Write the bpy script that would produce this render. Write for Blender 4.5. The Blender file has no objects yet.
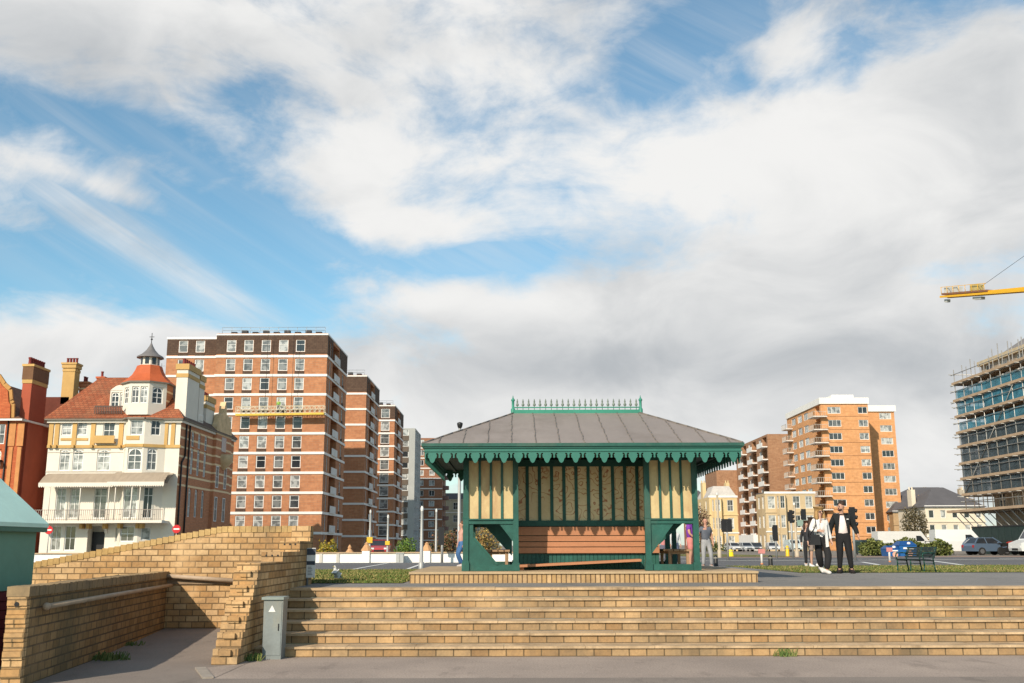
import bpy, math, random
from mathutils import Vector, Matrix
random.seed(7)
R=math.radians
C=bpy.context.scene.collection
sc=bpy.context.scene
# ---------------- camera, sky, sun, exposure ----------------
F=995.; PITCH=R(11.56); CZ=1.68; ROLL=R(.15)
cam=bpy.data.objects.new('camera',bpy.data.cameras.new('camera')); C.objects.link(cam)
cam.location=(0,0,CZ); cam.rotation_mode='QUATERNION'
cam.rotation_quaternion=(Matrix.Rotation(R(90)+PITCH,3,'X')@Matrix.Rotation(-ROLL,3,'Z')).to_quaternion()
cam.data.sensor_width=36; cam.data.lens=F*36/1024; cam.data.clip_end=6000; cam.data.clip_start=.1
sc.camera=cam
sc.cycles.max_bounces=5;sc.cycles.diffuse_bounces=3;sc.cycles.glossy_bounces=3;sc.cycles.transparent_max_bounces=6
SUN_AZ=28.; SUN_EL=31.        # sun stands behind the camera, to its left
sd=Vector((-math.sin(R(SUN_AZ))*math.cos(R(SUN_EL)),-math.cos(R(SUN_AZ))*math.cos(R(SUN_EL)),math.sin(R(SUN_EL))))
sun=bpy.data.objects.new('sun',bpy.data.lights.new('sun','SUN')); C.objects.link(sun)
sun.rotation_mode='QUATERNION'; sun.rotation_quaternion=sd.to_track_quat('Z','Y')
sun.data.energy=5.0; sun.data.angle=R(.6); sun.data.color=(1,.87,.70)
sc.view_settings.view_transform='Standard'; sc.view_settings.look='None'
sc.view_settings.exposure=.14; sc.view_settings.gamma=1; sc.view_settings.use_curve_mapping=False

def rot(px,py):
    a=px-512;b=341.5-py;c,s=math.cos(ROLL),math.sin(ROLL)
    return a*c+b*s,-a*s+b*c
def W(px,py,Y):
    a,b=rot(px,py);d=F*math.cos(PITCH)-b*math.sin(PITCH)
    return Vector((a*Y/d,Y,CZ+Y*(F*math.sin(PITCH)+b*math.cos(PITCH))/d))
def ZG(Y): return .93 if Y<28 else .93-.003*(Y-28)
def G(px,py,z=None):
    a,b=rot(px,py);d=F*math.cos(PITCH)-b*math.sin(PITCH);t=(F*math.sin(PITCH)+b*math.cos(PITCH))/d
    if z is None:
        z=.93
        for i in range(30): z=ZG(min(400,(z-CZ)/t if t<0 else 400))
    Y=(z-CZ)/t
    return Vector((a*Y/d,Y,z))
def XY(px,Y,py=540): 
    return W(px,py,Y).x

# world: sky texture + procedural clouds laid out by compass direction
w=bpy.data.worlds.new('World'); sc.world=w; w.use_nodes=True
def build_world():
    nt=w.node_tree; nt.nodes.clear(); N=nt.nodes; L=nt.links
    def mth(op,a,b=None,c=None,clamp=False):
        n=N.new('ShaderNodeMath'); n.operation=op; n.use_clamp=clamp
        for i,v in enumerate((a,b,c)):
            if v is None: continue
            if isinstance(v,(int,float)): n.inputs[i].default_value=v
            else: L.new(v,n.inputs[i])
        return n.outputs[0]
    def mix(f,a,b):
        n=N.new('ShaderNodeMix'); n.data_type='RGBA'
        for i,v in ((0,f),(6,a),(7,b)):
            if isinstance(v,(int,float)): n.inputs[i].default_value=v
            elif isinstance(v,tuple): n.inputs[i].default_value=(*v,1)
            else: L.new(v,n.inputs[i])
        return n.outputs[2]
    def smooth(x,lo,hi):
        n=N.new('ShaderNodeMapRange'); n.interpolation_type='SMOOTHSTEP'
        L.new(x,n.inputs[0]); n.inputs[1].default_value=lo; n.inputs[2].default_value=hi
        return n.outputs[0]
    tc=N.new('ShaderNodeTexCoord'); sep=N.new('ShaderNodeSeparateXYZ'); L.new(tc.outputs['Generated'],sep.inputs[0])
    az=mth('ARCTAN2',sep.outputs[0],sep.outputs[1]); el=mth('ARCSINE',sep.outputs[2])
    def comb(a,b,c=0.):
        n=N.new('ShaderNodeCombineXYZ')
        for i,v in enumerate((a,b,c)):
            if isinstance(v,(int,float)): n.inputs[i].default_value=v
            else: L.new(v,n.inputs[i])
        return n.outputs[0]
    def noise(vec,scale,detail,rough=.55,dist=0.,off=(0,0,0)):
        m=N.new('ShaderNodeVectorMath'); m.operation='ADD'; L.new(vec,m.inputs[0]); m.inputs[1].default_value=off
        n=N.new('ShaderNodeTexNoise'); L.new(m.outputs[0],n.inputs['Vector']); n.inputs['Scale'].default_value=scale
        n.inputs['Detail'].default_value=detail; n.inputs['Roughness'].default_value=rough; n.inputs['Distortion'].default_value=dist
        return n.outputs[0]
    V=comb(mth('MULTIPLY',az,1.0),mth('MULTIPLY',el,1.75))
    def blob(px,py,rx,ry,ang,amp):
        p=W(px,py,1000.)-Vector((0,0,CZ)); a0=math.atan2(p.x,p.y); e0=math.asin(p.z/p.length)
        rx/=1010.; ry/=1010.; c,s=math.cos(R(ang)),math.sin(R(ang))
        da=mth('SUBTRACT',az,a0); de=mth('SUBTRACT',el,e0)
        u=mth('DIVIDE',mth('ADD',mth('MULTIPLY',da,c),mth('MULTIPLY',de,s)),rx)
        v=mth('DIVIDE',mth('SUBTRACT',mth('MULTIPLY',de,c),mth('MULTIPLY',da,s)),ry)
        r2=mth('ADD',mth('MULTIPLY',u,u),mth('MULTIPLY',v,v))
        return mth('MULTIPLY',mth('EXPONENT',mth('MULTIPLY',r2,-1.)),amp)
    def total(lst):
        t=None
        for b in lst:
            x=blob(*b); t=x if t is None else mth('ADD',t,x)
        return t
    # coverage (+ cloud, - blue)
    cov=total([(110,25,260,55,3,.75),(470,60,170,60,8,.5),(340,160,130,34,6,.6),(720,160,260,50,8,.5),(620,20,60,20,0,.05),
               (900,230,260,170,0,.6),(560,370,290,62,0,.85),(560,300,230,26,2,.5),(430,232,100,22,0,.35),(90,345,150,30,3,.6),(25,165,50,26,-10,.22),(20,215,60,16,0,.2),(110,190,90,12,-14,.35),
               (785,45,45,24,25,.5),(960,90,120,90,0,.35),(1000,20,90,30,0,.3),
               (120,125,200,22,-4,-.45),(250,235,100,55,-10,-.65),(250,92,55,20,20,-.35),(150,255,140,30,-25,-.5),(60,262,80,20,0,-.3),(650,60,90,36,20,-.5),(850,60,110,34,8,-.4),(730,10,80,24,0,-.3),
               (490,258,90,18,5,-.55),(260,300,90,34,-10,-.5),(570,190,60,12,0,-.25),(100,440,260,60,0,.5),(900,440,300,60,0,.5),(480,450,200,50,0,.4),(700,95,70,14,10,-.25)])
    n1=noise(V,4.6,11,.60,.5,(3.1,1.7,0)); n2=noise(V,15,7,.62,.4,(7,2,3))
    f=mth('ADD',mth('ADD',cov,mth('MULTIPLY',mth('SUBTRACT',n1,.5),2.0)),mth('MULTIPLY',mth('SUBTRACT',n2,.5),.8))
    f=mth('ADD',f,.08)
    a=smooth(f,-.16,.62)
    # thin streaks
    st=comb(mth('ADD',mth('MULTIPLY',az,5.),mth('MULTIPLY',el,7.)),mth('SUBTRACT',mth('MULTIPLY',el,17.),mth('MULTIPLY',az,-8.5)))
    ns=noise(st,1.0,7,.6,.5)
    strk=mth('MULTIPLY',smooth(ns,.36,.80),mth('ADD',total([(185,268,170,16,-27,1.7),(60,200,120,40,-10,1.0),(300,320,130,30,-10,.8),(200,100,200,60,0,.5),(550,240,200,50,0,.5),(720,60,200,50,0,.5)]),.12))
    a=mth('MAXIMUM',a,mth('MULTIPLY',strk,.8,clamp=True))
    # shade inside the clouds
    n3=noise(V,6.,9,.55,.5,(1.3,5.5,2)); n4=noise(V,2.2,5,.5,.0,(9,5,0))
    g=total([(560,365,330,34,0,.58),(950,330,180,80,0,.35),(930,230,160,40,8,.05),(80,45,200,45,0,.42),(400,40,120,40,0,.2),(700,250,240,50,5,.2),(350,165,130,22,3,-.25),(800,130,220,50,0,-.45),(520,130,120,60,0,-.25),(620,200,200,40,0,-.25),
             (470,300,160,16,0,-.35),(100,330,120,20,0,-.2)])
    g=mth('ADD',g,mth('ADD',mth('MULTIPLY',mth('SUBTRACT',n3,.5),2.0),mth('MULTIPLY',mth('SUBTRACT',n4,.5),1.0)))
    gs=smooth(g,-.5,1.1)
    cloud=mix(gs,(.97,.965,.95),(.51,.54,.57))
    sky=N.new('ShaderNodeTexSky'); sky.sky_type='NISHITA'; sky.sun_disc=False
    sky.sun_elevation=R(SUN_EL); sky.sun_rotation=math.atan2(sd.x,sd.y); sky.air_density=1.; sky.dust_density=.6; sky.ozone_density=1.6
    sk=N.new('ShaderNodeVectorMath'); sk.operation='MULTIPLY'; L.new(sky.outputs[0],sk.inputs[0]); sk.inputs[1].default_value=(.76,1.0,.95)
    bg1=N.new('ShaderNodeBackground'); L.new(sk.outputs[0],bg1.inputs[0]); bg1.inputs[1].default_value=.15
    bg2=N.new('ShaderNodeBackground'); L.new(cloud,bg2.inputs[0]); bg2.inputs[1].default_value=.84
    ms=N.new('ShaderNodeMixShader'); L.new(a,ms.inputs[0]); L.new(bg1.outputs[0],ms.inputs[1]); L.new(bg2.outputs[0],ms.inputs[2])
    o=N.new('ShaderNodeOutputWorld'); L.new(ms.outputs[0],o.inputs[0])
build_world()
w.cycles.sampling_method='MANUAL'; w.cycles.sample_map_resolution=512

# ---------------- materials ----------------
MATS={}
def boxuv(nt):
    N=nt.nodes;L=nt.links
    g=N.new('ShaderNodeNewGeometry'); s=N.new('ShaderNodeSeparateXYZ'); L.new(g.outputs['Position'],s.inputs[0])
    n=N.new('ShaderNodeSeparateXYZ'); L.new(g.outputs['True Normal'],n.inputs[0])
    def m(op,a,b=None):
        k=N.new('ShaderNodeMath');k.operation=op
        for i,v in enumerate((a,b)):
            if v is None: continue
            if isinstance(v,(int,float)): k.inputs[i].default_value=v
            else: L.new(v,k.inputs[i])
        return k.outputs[0]
    isx=m('GREATER_THAN',m('ABSOLUTE',n.outputs[0]),.72); isz=m('GREATER_THAN',m('ABSOLUTE',n.outputs[2]),.72)
    u=m('ADD',m('MULTIPLY',s.outputs[1],isx),m('MULTIPLY',s.outputs[0],m('SUBTRACT',1.,isx)))
    v=m('ADD',m('MULTIPLY',s.outputs[1],isz),m('MULTIPLY',s.outputs[2],m('SUBTRACT',1.,isz)))
    c=N.new('ShaderNodeCombineXYZ'); L.new(u,c.inputs[0]); L.new(v,c.inputs[1]); return c.outputs[0]
def nmix(nt,f,a,b,typ='MIX'):
    n=nt.nodes.new('ShaderNodeMix'); n.data_type='RGBA'; n.blend_type=typ
    for i,v in ((0,f),(6,a),(7,b)):
        if isinstance(v,(int,float)): n.inputs[i].default_value=v
        elif isinstance(v,tuple): n.inputs[i].default_value=(*v[:3],1)
        else: nt.links.new(v,n.inputs[i])
    return n.outputs[2]
def nnoise(nt,scale,detail=5,rough=.6,vec=None,stretch=None):
    n=nt.nodes.new('ShaderNodeTexNoise'); n.inputs['Scale'].default_value=scale; n.inputs['Detail'].default_value=detail; n.inputs['Roughness'].default_value=rough
    if vec is None:
        vec=nt.nodes.new('ShaderNodeNewGeometry').outputs['Position']
    if stretch:
        m=nt.nodes.new('ShaderNodeVectorMath'); m.operation='MULTIPLY'; nt.links.new(vec,m.inputs[0]); m.inputs[1].default_value=stretch; vec=m.outputs[0]
    nt.links.new(vec,n.inputs['Vector']); return n.outputs[0]
def nramp(nt,x,lo,hi):
    n=nt.nodes.new('ShaderNodeMapRange'); nt.links.new(x,n.inputs[0]); n.inputs[1].default_value=lo; n.inputs[2].default_value=hi; return n.outputs[0]
def base(name,rough=.7,metal=0.,spec=.3):
    m=bpy.data.materials.new(name); m.use_nodes=True; nt=m.node_tree; b=nt.nodes['Principled BSDF']
    b.inputs['Roughness'].default_value=rough; b.inputs['Metallic'].default_value=metal; b.inputs['Specular IOR Level'].default_value=spec
    MATS[name]=m; return m,nt,b
def bump(nt,b,h,st=.5,dist=.01):
    n=nt.nodes.new('ShaderNodeBump'); n.inputs['Strength'].default_value=st; n.inputs['Distance'].default_value=dist
    nt.links.new(h,n.inputs['Height']); nt.links.new(n.outputs[0],b.inputs['Normal'])
def mat(name,col,rough=.7,metal=0.,var=.18,scale=1.5,spec=.3,bmp=0.,local=False,stretch=None,dirt=None):
    """plain surface with two scales of mottling (and optional weather stains)"""
    if name in MATS: return MATS[name]
    m,nt,b=base(name,rough,metal,spec)
    vec=nt.nodes.new('ShaderNodeTexCoord').outputs['Object'] if local else None
    n=nnoise(nt,scale,6,.65,vec,stretch); k=nramp(nt,n,.3,.7)
    c=nmix(nt,k,tuple(x*(1-var) for x in col),tuple(min(1,x*(1+var)) for x in col))
    n2=nnoise(nt,scale*9,3,.6,vec)
    c=nmix(nt,nramp(nt,n2,.35,.75),c,nmix(nt,.5,c,tuple(x*(1-var*.9) for x in col)))
    if dirt:
        d=nramp(nt,nnoise(nt,scale*.6,8,.7,vec,(1,1,.35)),.52,.72); c=nmix(nt,d,c,dirt)
    nt.links.new(c,b.inputs['Base Color'])
    if bmp: bump(nt,b,nnoise(nt,scale*12,4,.6,vec),bmp,.01)
    return m
def brick(name,c1,c2,mortar,bw=.24,bh=.115,ms=.012,rough=.85,stain=(.12,.10,.07),st=.0,var=.25,off=.5,bm=.6,vscale=1.,patch=None):
    if name in MATS: return MATS[name]
    m,nt,b=base(name,rough,0,.2); uv=boxuv(nt)
    n=nt.nodes.new('ShaderNodeTexBrick'); nt.links.new(uv,n.inputs['Vector']); n.offset=off
    for k,v in (('Color1',c1),('Color2',c2),('Mortar',mortar)): n.inputs[k].default_value=(*v,1)
    n.inputs['Scale'].default_value=1; n.inputs['Mortar Size'].default_value=ms; n.inputs['Mortar Smooth'].default_value=.3
    n.inputs['Brick Width'].default_value=bw; n.inputs['Row Height'].default_value=bh; n.inputs['Bias'].default_value=0
    c=n.outputs['Color']
    k=nramp(nt,nnoise(nt,1.1*vscale,7,.7),.3,.72); c=nmix(nt,1.,c,nmix(nt,k,(1-var,1-var,1-var*.9),(1+var,1+var,1+var*.8)),'MULTIPLY')
    k=nramp(nt,nnoise(nt,22*vscale,4,.6),.3,.8); c=nmix(nt,1.,c,nmix(nt,k,(.82,.82,.82),(1.12,1.12,1.1)),'MULTIPLY')
    if patch: c=nmix(nt,nramp(nt,nnoise(nt,.55*vscale,5,.6),.55,.68),c,nmix(nt,.6,c,patch))
    if st: c=nmix(nt,nramp(nt,nnoise(nt,.9*vscale,8,.7,None,(1,1,.6)),.66-st,.80-st*.5),c,nmix(nt,.72,c,stain))
    nt.links.new(c,b.inputs['Base Color'])
    inv=nt.nodes.new('ShaderNodeMath'); inv.operation='SUBTRACT'; inv.inputs[0].default_value=1; nt.links.new(n.outputs['Fac'],inv.inputs[1])
    a=nt.nodes.new('ShaderNodeMath'); a.operation='MULTIPLY_ADD'; nt.links.new(nnoise(nt,30,3),a.inputs[0]); a.inputs[1].default_value=.25; nt.links.new(inv.outputs[0],a.inputs[2])
    bump(nt,b,a.outputs[0],bm,.012)
    return m

# ---------------- mesh helpers ----------------
class MB:
    def __init__(s): s.v=[];s.f=[];s.m=[];s.sm=[]
    def add(s,vs,fs,m=0,sm=False):
        o=len(s.v); s.v+= [tuple(v) for v in vs]
        for f in fs: s.f.append([o+i for i in f]); s.m.append(m); s.sm.append(sm)
    def box(s,x0,x1,y0,y1,z0,z1,m=0):
        s.add([(x,y,z) for z in (z0,z1) for y in (y0,y1) for x in (x0,x1)],
              [(0,2,3,1),(4,5,7,6),(0,1,5,4),(2,6,7,3),(0,4,6,2),(1,3,7,5)],m)
    def hexa(s,b,t,m=0):   # bottom 4 (ccw), top 4
        s.add(list(b)+list(t),[(3,2,1,0),(4,5,6,7),(0,1,5,4),(1,2,6,5),(2,3,7,6),(3,0,4,7)],m)
    def quad(s,*p,m=0): s.add(p,[tuple(range(len(p)))],m)
    def bar(s,a,b,wd,th,m=0,up=(0,0,1)):
        a=Vector(a);b=Vector(b);d=(b-a).normalized();u=Vector(up)
        if abs(d.dot(u))>.98:u=Vector((1,0,0))
        sx=d.cross(u).normalized()*wd/2;uz=sx.cross(d).normalized()*th/2
        q=[-sx-uz,sx-uz,sx+uz,-sx+uz]
        s.add([a+k for k in q]+[b+k for k in q],[(0,1,2,3),(7,6,5,4),(0,4,5,1),(1,5,6,2),(2,6,7,3),(3,7,4,0)],m)
    def tube(s,a,b,r,r2=None,n=8,m=0,sm=True):
        a=Vector(a);b=Vector(b);r2=r if r2 is None else r2;d=(b-a).normalized();u=Vector((0,0,1)) if abs(d.z)<.95 else Vector((1,0,0))
        x=d.cross(u).normalized();y=d.cross(x)
        vs=[a+(x*math.cos(t)+y*math.sin(t))*r for t in [2*math.pi*i/n for i in range(n)]]+[b+(x*math.cos(t)+y*math.sin(t))*r2 for t in [2*math.pi*i/n for i in range(n)]]
        s.add(vs,[(i,n+i,n+(i+1)%n,(i+1)%n) for i in range(n)],m,sm); o=len(s.v)-2*n
        s.f.append([o+i for i in range(n)]);s.m.append(m);s.sm.append(False);s.f.append([o+n+i for i in reversed(range(n))]);s.m.append(m);s.sm.append(False)
    def path(s,pts,r,n=6,m=0):
        for i in range(len(pts)-1): s.tube(pts[i],pts[i+1],r if not hasattr(r,'__len__') else r[i],None if not hasattr(r,'__len__') else r[i+1],n,m)
    def lathe(s,c,prof,n=12,m=0,sm=True,sx=1,sy=1,ph=0):
        c=Vector(c);k=len(prof)
        vs=[(c.x+r*math.cos(ph+2*math.pi*j/n)*sx,c.y+r*math.sin(ph+2*math.pi*j/n)*sy,c.z+z) for r,z in prof for j in range(n)]
        fs=[(i*n+j,i*n+(j+1)%n,(i+1)*n+(j+1)%n,(i+1)*n+j) for i in range(k-1) for j in range(n)]
        s.add(vs,fs,m,sm); s.quad(*[vs[j] for j in reversed(range(n))],m=m); s.quad(*[vs[(k-1)*n+j] for j in range(n)],m=m)
    def prism(s,pts,y0,y1,m=0,axis='y'):   # pts (u,z) counter-clockwise seen from -y
        n=len(pts)
        f=(lambda u,y,z:(u,y,z)) if axis=='y' else (lambda u,y,z:(y,u,z))
        a=[f(u,y0,z) for u,z in pts];b=[f(u,y1,z) for u,z in pts]
        s.add(a+b,[tuple(range(n)),tuple(reversed(range(n,2*n)))]+[(i,n+i,n+(i+1)%n,(i+1)%n) for i in range(n)],m)
    def ball(s,c,rx,ry,rz,n=10,k=6,m=0):
        s.lathe(c,[(math.sin(math.pi*i/k)*rx+1e-4,-math.cos(math.pi*i/k)*rz) for i in range(k+1)],n,m,True,1,ry/rx)
    def build(s,name,mats,parent=None,loc=None,fix=True):
        me=bpy.data.meshes.new(name); me.from_pydata(s.v,[],s.f)
        if not isinstance(mats,(list,tuple)): mats=[mats]
        for q in mats: me.materials.append(q)
        me.polygons.foreach_set('material_index',s.m); me.polygons.foreach_set('use_smooth',s.sm); me.update()
        if fix:
            import bmesh
            bm=bmesh.new();bm.from_mesh(me);bmesh.ops.recalc_face_normals(bm,faces=bm.faces);bm.to_mesh(me);bm.free()
        o=bpy.data.objects.new(name,me); C.objects.link(o)
        if parent: o.parent=parent
        if loc is not None: o.location=loc
        return o
def tag(o,label,cat,group=None):
    o['label']=label;o['category']=cat
    if group:o['group']=group
    return o
def thing(name,label,cat,loc=(0,0,0),rz=0,group=None):
    o=bpy.data.objects.new(name,None);C.objects.link(o);o.location=loc;o.rotation_euler=(0,0,rz);o.empty_display_size=.2
    return tag(o,label,cat,group)
def struct(mb,name,m,kind='structure'):
    o=mb.build(name,m,fix=False);o['kind']=kind;return o
def copy_tree(o,parent=None):
    c=o.copy();C.objects.link(c)
    if parent:c.parent=parent
    for ch in list(o.children): copy_tree(ch,c)
    return c
# ---------------- palette ----------------
white=mat('white_paint',(.74,.73,.70),.55,var=.07,scale=.8)
frame_w=mat('window_frame_white',(.72,.72,.70),.5,var=.05)
dark_metal=mat('dark_metal',(.03,.03,.032),.45,.3)
grey_metal=mat('grey_galvanised',(.38,.39,.40),.45,.5,var=.12,scale=3)
black=mat('black_paint',(.015,.015,.017),.45)
def glassmat():
    m,nt,b=base('window_glass',.08,0,.6)
    oi=nt.nodes.new('ShaderNodeObjectInfo'); k=nramp(nt,oi.outputs['Random'],.15,.7)
    n=nnoise(nt,1.3,2,.5)
    c=nmix(nt,k,(.025,.03,.035),(.42,.43,.42)); c=nmix(nt,nramp(nt,n,.45,.55),c,nmix(nt,.6,c,(.02,.025,.03)))
    nt.links.new(c,b.inputs['Base Color'])
glassmat(); glass=MATS['window_glass']
glass_d=mat('dark_glass',(.02,.024,.03),.08,0,spec=.6)
GREEN=mat('green_shelter_paint',(.018,.088,.070),.55,var=.32,scale=2.2,bmp=.2,dirt=(.055,.095,.075))
GREEN_L=mat('green_valance_paint',(.032,.145,.115),.5,var=.12,scale=3)
BUFF=brick('buff_brick',(.41,.235,.10),(.58,.39,.21),(.20,.13,.065),.25,.115,.012,st=.15,var=.3,patch=(.60,.42,.24))
BUFF_P=brick('buff_brick_pale',(.50,.33,.15),(.60,.43,.24),(.24,.17,.10),.27,.112,.012,st=.16)
# ---------------- windows ----------------
WIN={}
def win_meshes(w,h,style,fm):
    key=(round(w,2),round(h,2),style,fm.name)
    if key in WIN: return WIN[key]
    f=MB(); t=.09 if w>.9 else .07; x=w/2;z=h/2
    if style=='arch':
        zs=z-x; n=8
        f.box(-x,-x+t,-.03,.05,-z,zs);f.box(x-t,x,-.03,.05,-z,zs);f.box(-x+t,x-t,-.03,.05,-z,-z+t)
        f.box(-x+t,x-t,-.02,.03,zs-t/2,zs+t/2); f.box(-.03,.03,-.015,.03,-z+t,zs-t/2); f.box(-.03,.03,-.015,.03,zs+t/2,z-t)
        f.box(-x+t,-.03,-.015,.03,-.25*z-.03,-.25*z+.03);f.box(.03,x-t,-.015,.03,-.25*z-.03,-.25*z+.03)
        for i in range(n):
            a,b=math.pi*i/n,math.pi*(i+1)/n
            def P(r,a,y): return (r*math.cos(a),y,zs+r*math.sin(a))
            f.hexa([P(x-t,a,-.03),P(x,a,-.03),P(x,a,.05),P(x-t,a,.05)],[P(x-t,b,-.03),P(x,b,-.03),P(x,b,.05),P(x-t,b,.05)])
            c=(x if i<n/2 else -x)
            f.quad(P(x,a,.0),(c,.0,z),P(x,b,.0),m=1)
    else:
        f.box(-x,-x+t,-.03,.05,-z,z);f.box(x-t,x,-.03,.05,-z,z);f.box(-x+t,x-t,-.03,.05,-z,-z+t);f.box(-x+t,x-t,-.03,.05,z-t,z)
        if style in('sash',):
            f.box(-x+t,x-t,-.02,.03,-.03,.03); f.box(-.02,.02,-.015,.03,-z+t,-.03);f.box(-.02,.02,-.015,.03,.03,z-t)
        if style in('case','apron'): f.box(-x+t,-x+t+.05,-.02,.03,-z+t,z-t); f.box(-x+t+.05,x-t,-.02,.03,z-t-.35*h,z-t-.35*h+.05)
        if style=='two': f.box(-.04,.04,-.02,.03,-z+t,z-t)
        if style=='three':
            f.box(-w/6-.03,-w/6+.03,-.02,.03,-z+t,z-t); f.box(w/6-.03,w/6+.03,-.02,.03,-z+t,z-t)
        if style=='door': f.box(-.03,.03,-.02,.03,-z+t,z-t); f.box(-x+t,x-t,-.018,.025,z*.45,z*.45+.06)
    o=f.build('window',[fm,MATS.get('spandrel',white)]); me=o.data; bpy.data.objects.remove(o)
    if style=='case':
        f=MB();f.box(-x,x,-.19,-.11,-z-.62,-z-.03);o=f.build('apron_panel',brown_clad_());ma=o.data;bpy.data.objects.remove(o)
    else: ma=None
    g=MB(); g.box(-x+t*.5,x-t*.5,.02,.03,-z+t*.5,(z-t*.5)); o=g.build('pane',glass); mg=o.data; bpy.data.objects.remove(o)
    WIN[key]=(me,mg,ma); return WIN[key]
def window(parent,p,rz,w,h,style='sash',fm=None,pane=True,nm='window',apron=True):
    me,mg,ma=win_meshes(w,h,style,fm or frame_w)
    o=bpy.data.objects.new(nm,me);C.objects.link(o);o.parent=parent;o.location=p;o.rotation_euler=(0,0,rz)
    if pane:
        q=bpy.data.objects.new('pane',mg);C.objects.link(q);q.parent=o
    if ma and apron:
        q=bpy.data.objects.new('apron_panel',ma);C.objects.link(q);q.parent=o
    return o
def brown_clad_(): return brick('brown_tile_cladding',(.16,.092,.06),(.20,.118,.08),(.05,.035,.03),.6,.28,.02,st=0,var=.12,bm=.1,vscale=.15)
def wall(mb,A,B,z0,z1,wins=(),depth=.14,m=0,parent=None,fm=None,pane=True):
    """wall from A to B (outside on the right hand), wins: (u centre, z centre, w, h, style)"""
    A=Vector((A[0],A[1],0));B=Vector((B[0],B[1],0));Ln=(B-A).length;d=(B-A)/Ln;inn=Vector((-d.y,d.x,0));rz=math.atan2(d.y,d.x)
    P=lambda u,k,z:(A.x+d.x*u+inn.x*k,A.y+d.y*u+inn.y*k,z)
    ops=[(u-w/2,u+w/2,z-h/2,z+h/2) for u,z,w,h,s in wins]
    us=sorted(set([0,Ln]+[v for o in ops for v in o[:2]]));zs=sorted(set([z0,z1]+[v for o in ops for v in o[2:]]))
    for i in range(len(us)-1):
        for j in range(len(zs)-1):
            uc=(us[i]+us[i+1])/2;zc=(zs[j]+zs[j+1])/2
            if any(o[0]<uc<o[1] and o[2]<zc<o[3] for o in ops): continue
            mb.quad(P(us[i],0,zs[j]),P(us[i+1],0,zs[j]),P(us[i+1],0,zs[j+1]),P(us[i],0,zs[j+1]),m=m)
    for (u0,u1,a,b),(u,z,w_,h_,s) in zip(ops,wins):
        D=depth if s!='recess' else 1.4
        mb.quad(P(u0,0,a),P(u0,0,b),P(u0,D,b),P(u0,D,a),m=m);mb.quad(P(u1,0,b),P(u1,0,a),P(u1,D,a),P(u1,D,b),m=m)
        mb.quad(P(u0,0,b),P(u1,0,b),P(u1,D,b),P(u0,D,b),m=m);mb.quad(P(u0,0,a),P(u0,D,a),P(u1,D,a),P(u1,0,a),m=m)
        if s=='recess': mb.quad(P(u0,D,a),P(u1,D,a),P(u1,D,b),P(u0,D,b),m=m)
        elif parent is not None:
            window(parent,P(u,depth-.03,z),rz,w_,h_,s,fm,pane)
            mb.quad(P(u0,D+.02,a),P(u1,D+.02,a),P(u1,D+.02,b),P(u0,D+.02,b),m=m)
    return P
def roof_hip(mb,x0,x1,y0,y1,z,zr,rx0,rx1,ry,m=0):
    a,b,c,d=(x0,y0,z),(x1,y0,z),(x1,y1,z),(x0,y1,z);e,f=(rx0,ry,zr),(rx1,ry,zr)
    mb.quad(a,b,f,e,m=m);mb.quad(b,c,f,m=m);mb.quad(c,d,e,f,m=m);mb.quad(d,a,e,m=m);mb.quad(d,c,b,a,m=m)

# ================= GROUND =================
def aggregate(name,c1,c2,sc_=60,sc2=.6,rough=.9,dark=None):
    m,nt,b=base(name,rough,0,.2)
    k=nramp(nt,nnoise(nt,sc_,4,.7),.35,.65); c=nmix(nt,k,c1,c2)
    k2=nramp(nt,nnoise(nt,sc2,7,.65),.3,.7); c=nmix(nt,1.,c,nmix(nt,k2,(.80,.80,.80),(1.14,1.13,1.11)),'MULTIPLY')
    k3=nramp(nt,nnoise(nt,sc2*4,6,.7,None,(1,.35,1)),.56,.66); c=nmix(nt,k3,c,nmix(nt,.35,c,dark or tuple(x*.5 for x in c1)))
    v=nt.nodes.new('ShaderNodeTexVoronoi'); v.inputs['Scale'].default_value=sc_*1.2
    nt.links.new(nt.nodes.new('ShaderNodeNewGeometry').outputs['Position'],v.inputs['Vector'])
    c=nmix(nt,nramp(nt,v.outputs['Distance'],.0,.22),nmix(nt,.5,c,(.42,.38,.33)),c)
    v2=nt.nodes.new('ShaderNodeTexVoronoi'); v2.inputs['Scale'].default_value=2.3
    nt.links.new(nt.nodes.new('ShaderNodeNewGeometry').outputs['Position'],v2.inputs['Vector'])
    c=nmix(nt,nramp(nt,v2.outputs['Distance'],.05,.035),c,nmix(nt,.45,c,(.05,.045,.04)))
    nt.links.new(c,b.inputs['Base Color']); bump(nt,b,nnoise(nt,sc_,4,.6),.4,.006); return m
prom=aggregate('promenade_aggregate',(.235,.19,.165),(.38,.315,.27),38,.5)
asph_d=aggregate('dark_asphalt',(.17,.142,.125),(.27,.23,.20),60,.4)
plaza_m=aggregate('paving_asphalt',(.16,.155,.15),(.24,.23,.22),40,.3)
road_m=aggregate('road_asphalt',(.10,.10,.105),(.15,.15,.155),30,.15)
redpave=aggregate('red_paving',(.26,.17,.13),(.34,.24,.19),20,.2)
far_m=aggregate('town_ground',(.18,.16,.14),(.24,.21,.18),8,.05)
linem=mat('road_line_paint',(.62,.62,.60),.7,var=.15,scale=3)
def sheet(name,m,x0,x1,y0,y1,lift,zf=ZG,n=1):
    b=MB();ys=[y0]+[y for y in (28,) if y0<y<y1]+[y1]
    for i in range(len(ys)-1): b.quad((x0,ys[i],zf(ys[i])+lift),(x1,ys[i],zf(ys[i])+lift),(x1,ys[i+1],zf(ys[i+1])+lift),(x0,ys[i+1],zf(ys[i+1])+lift))
    return struct(b,name,m)
flat0=lambda y:0
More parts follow.
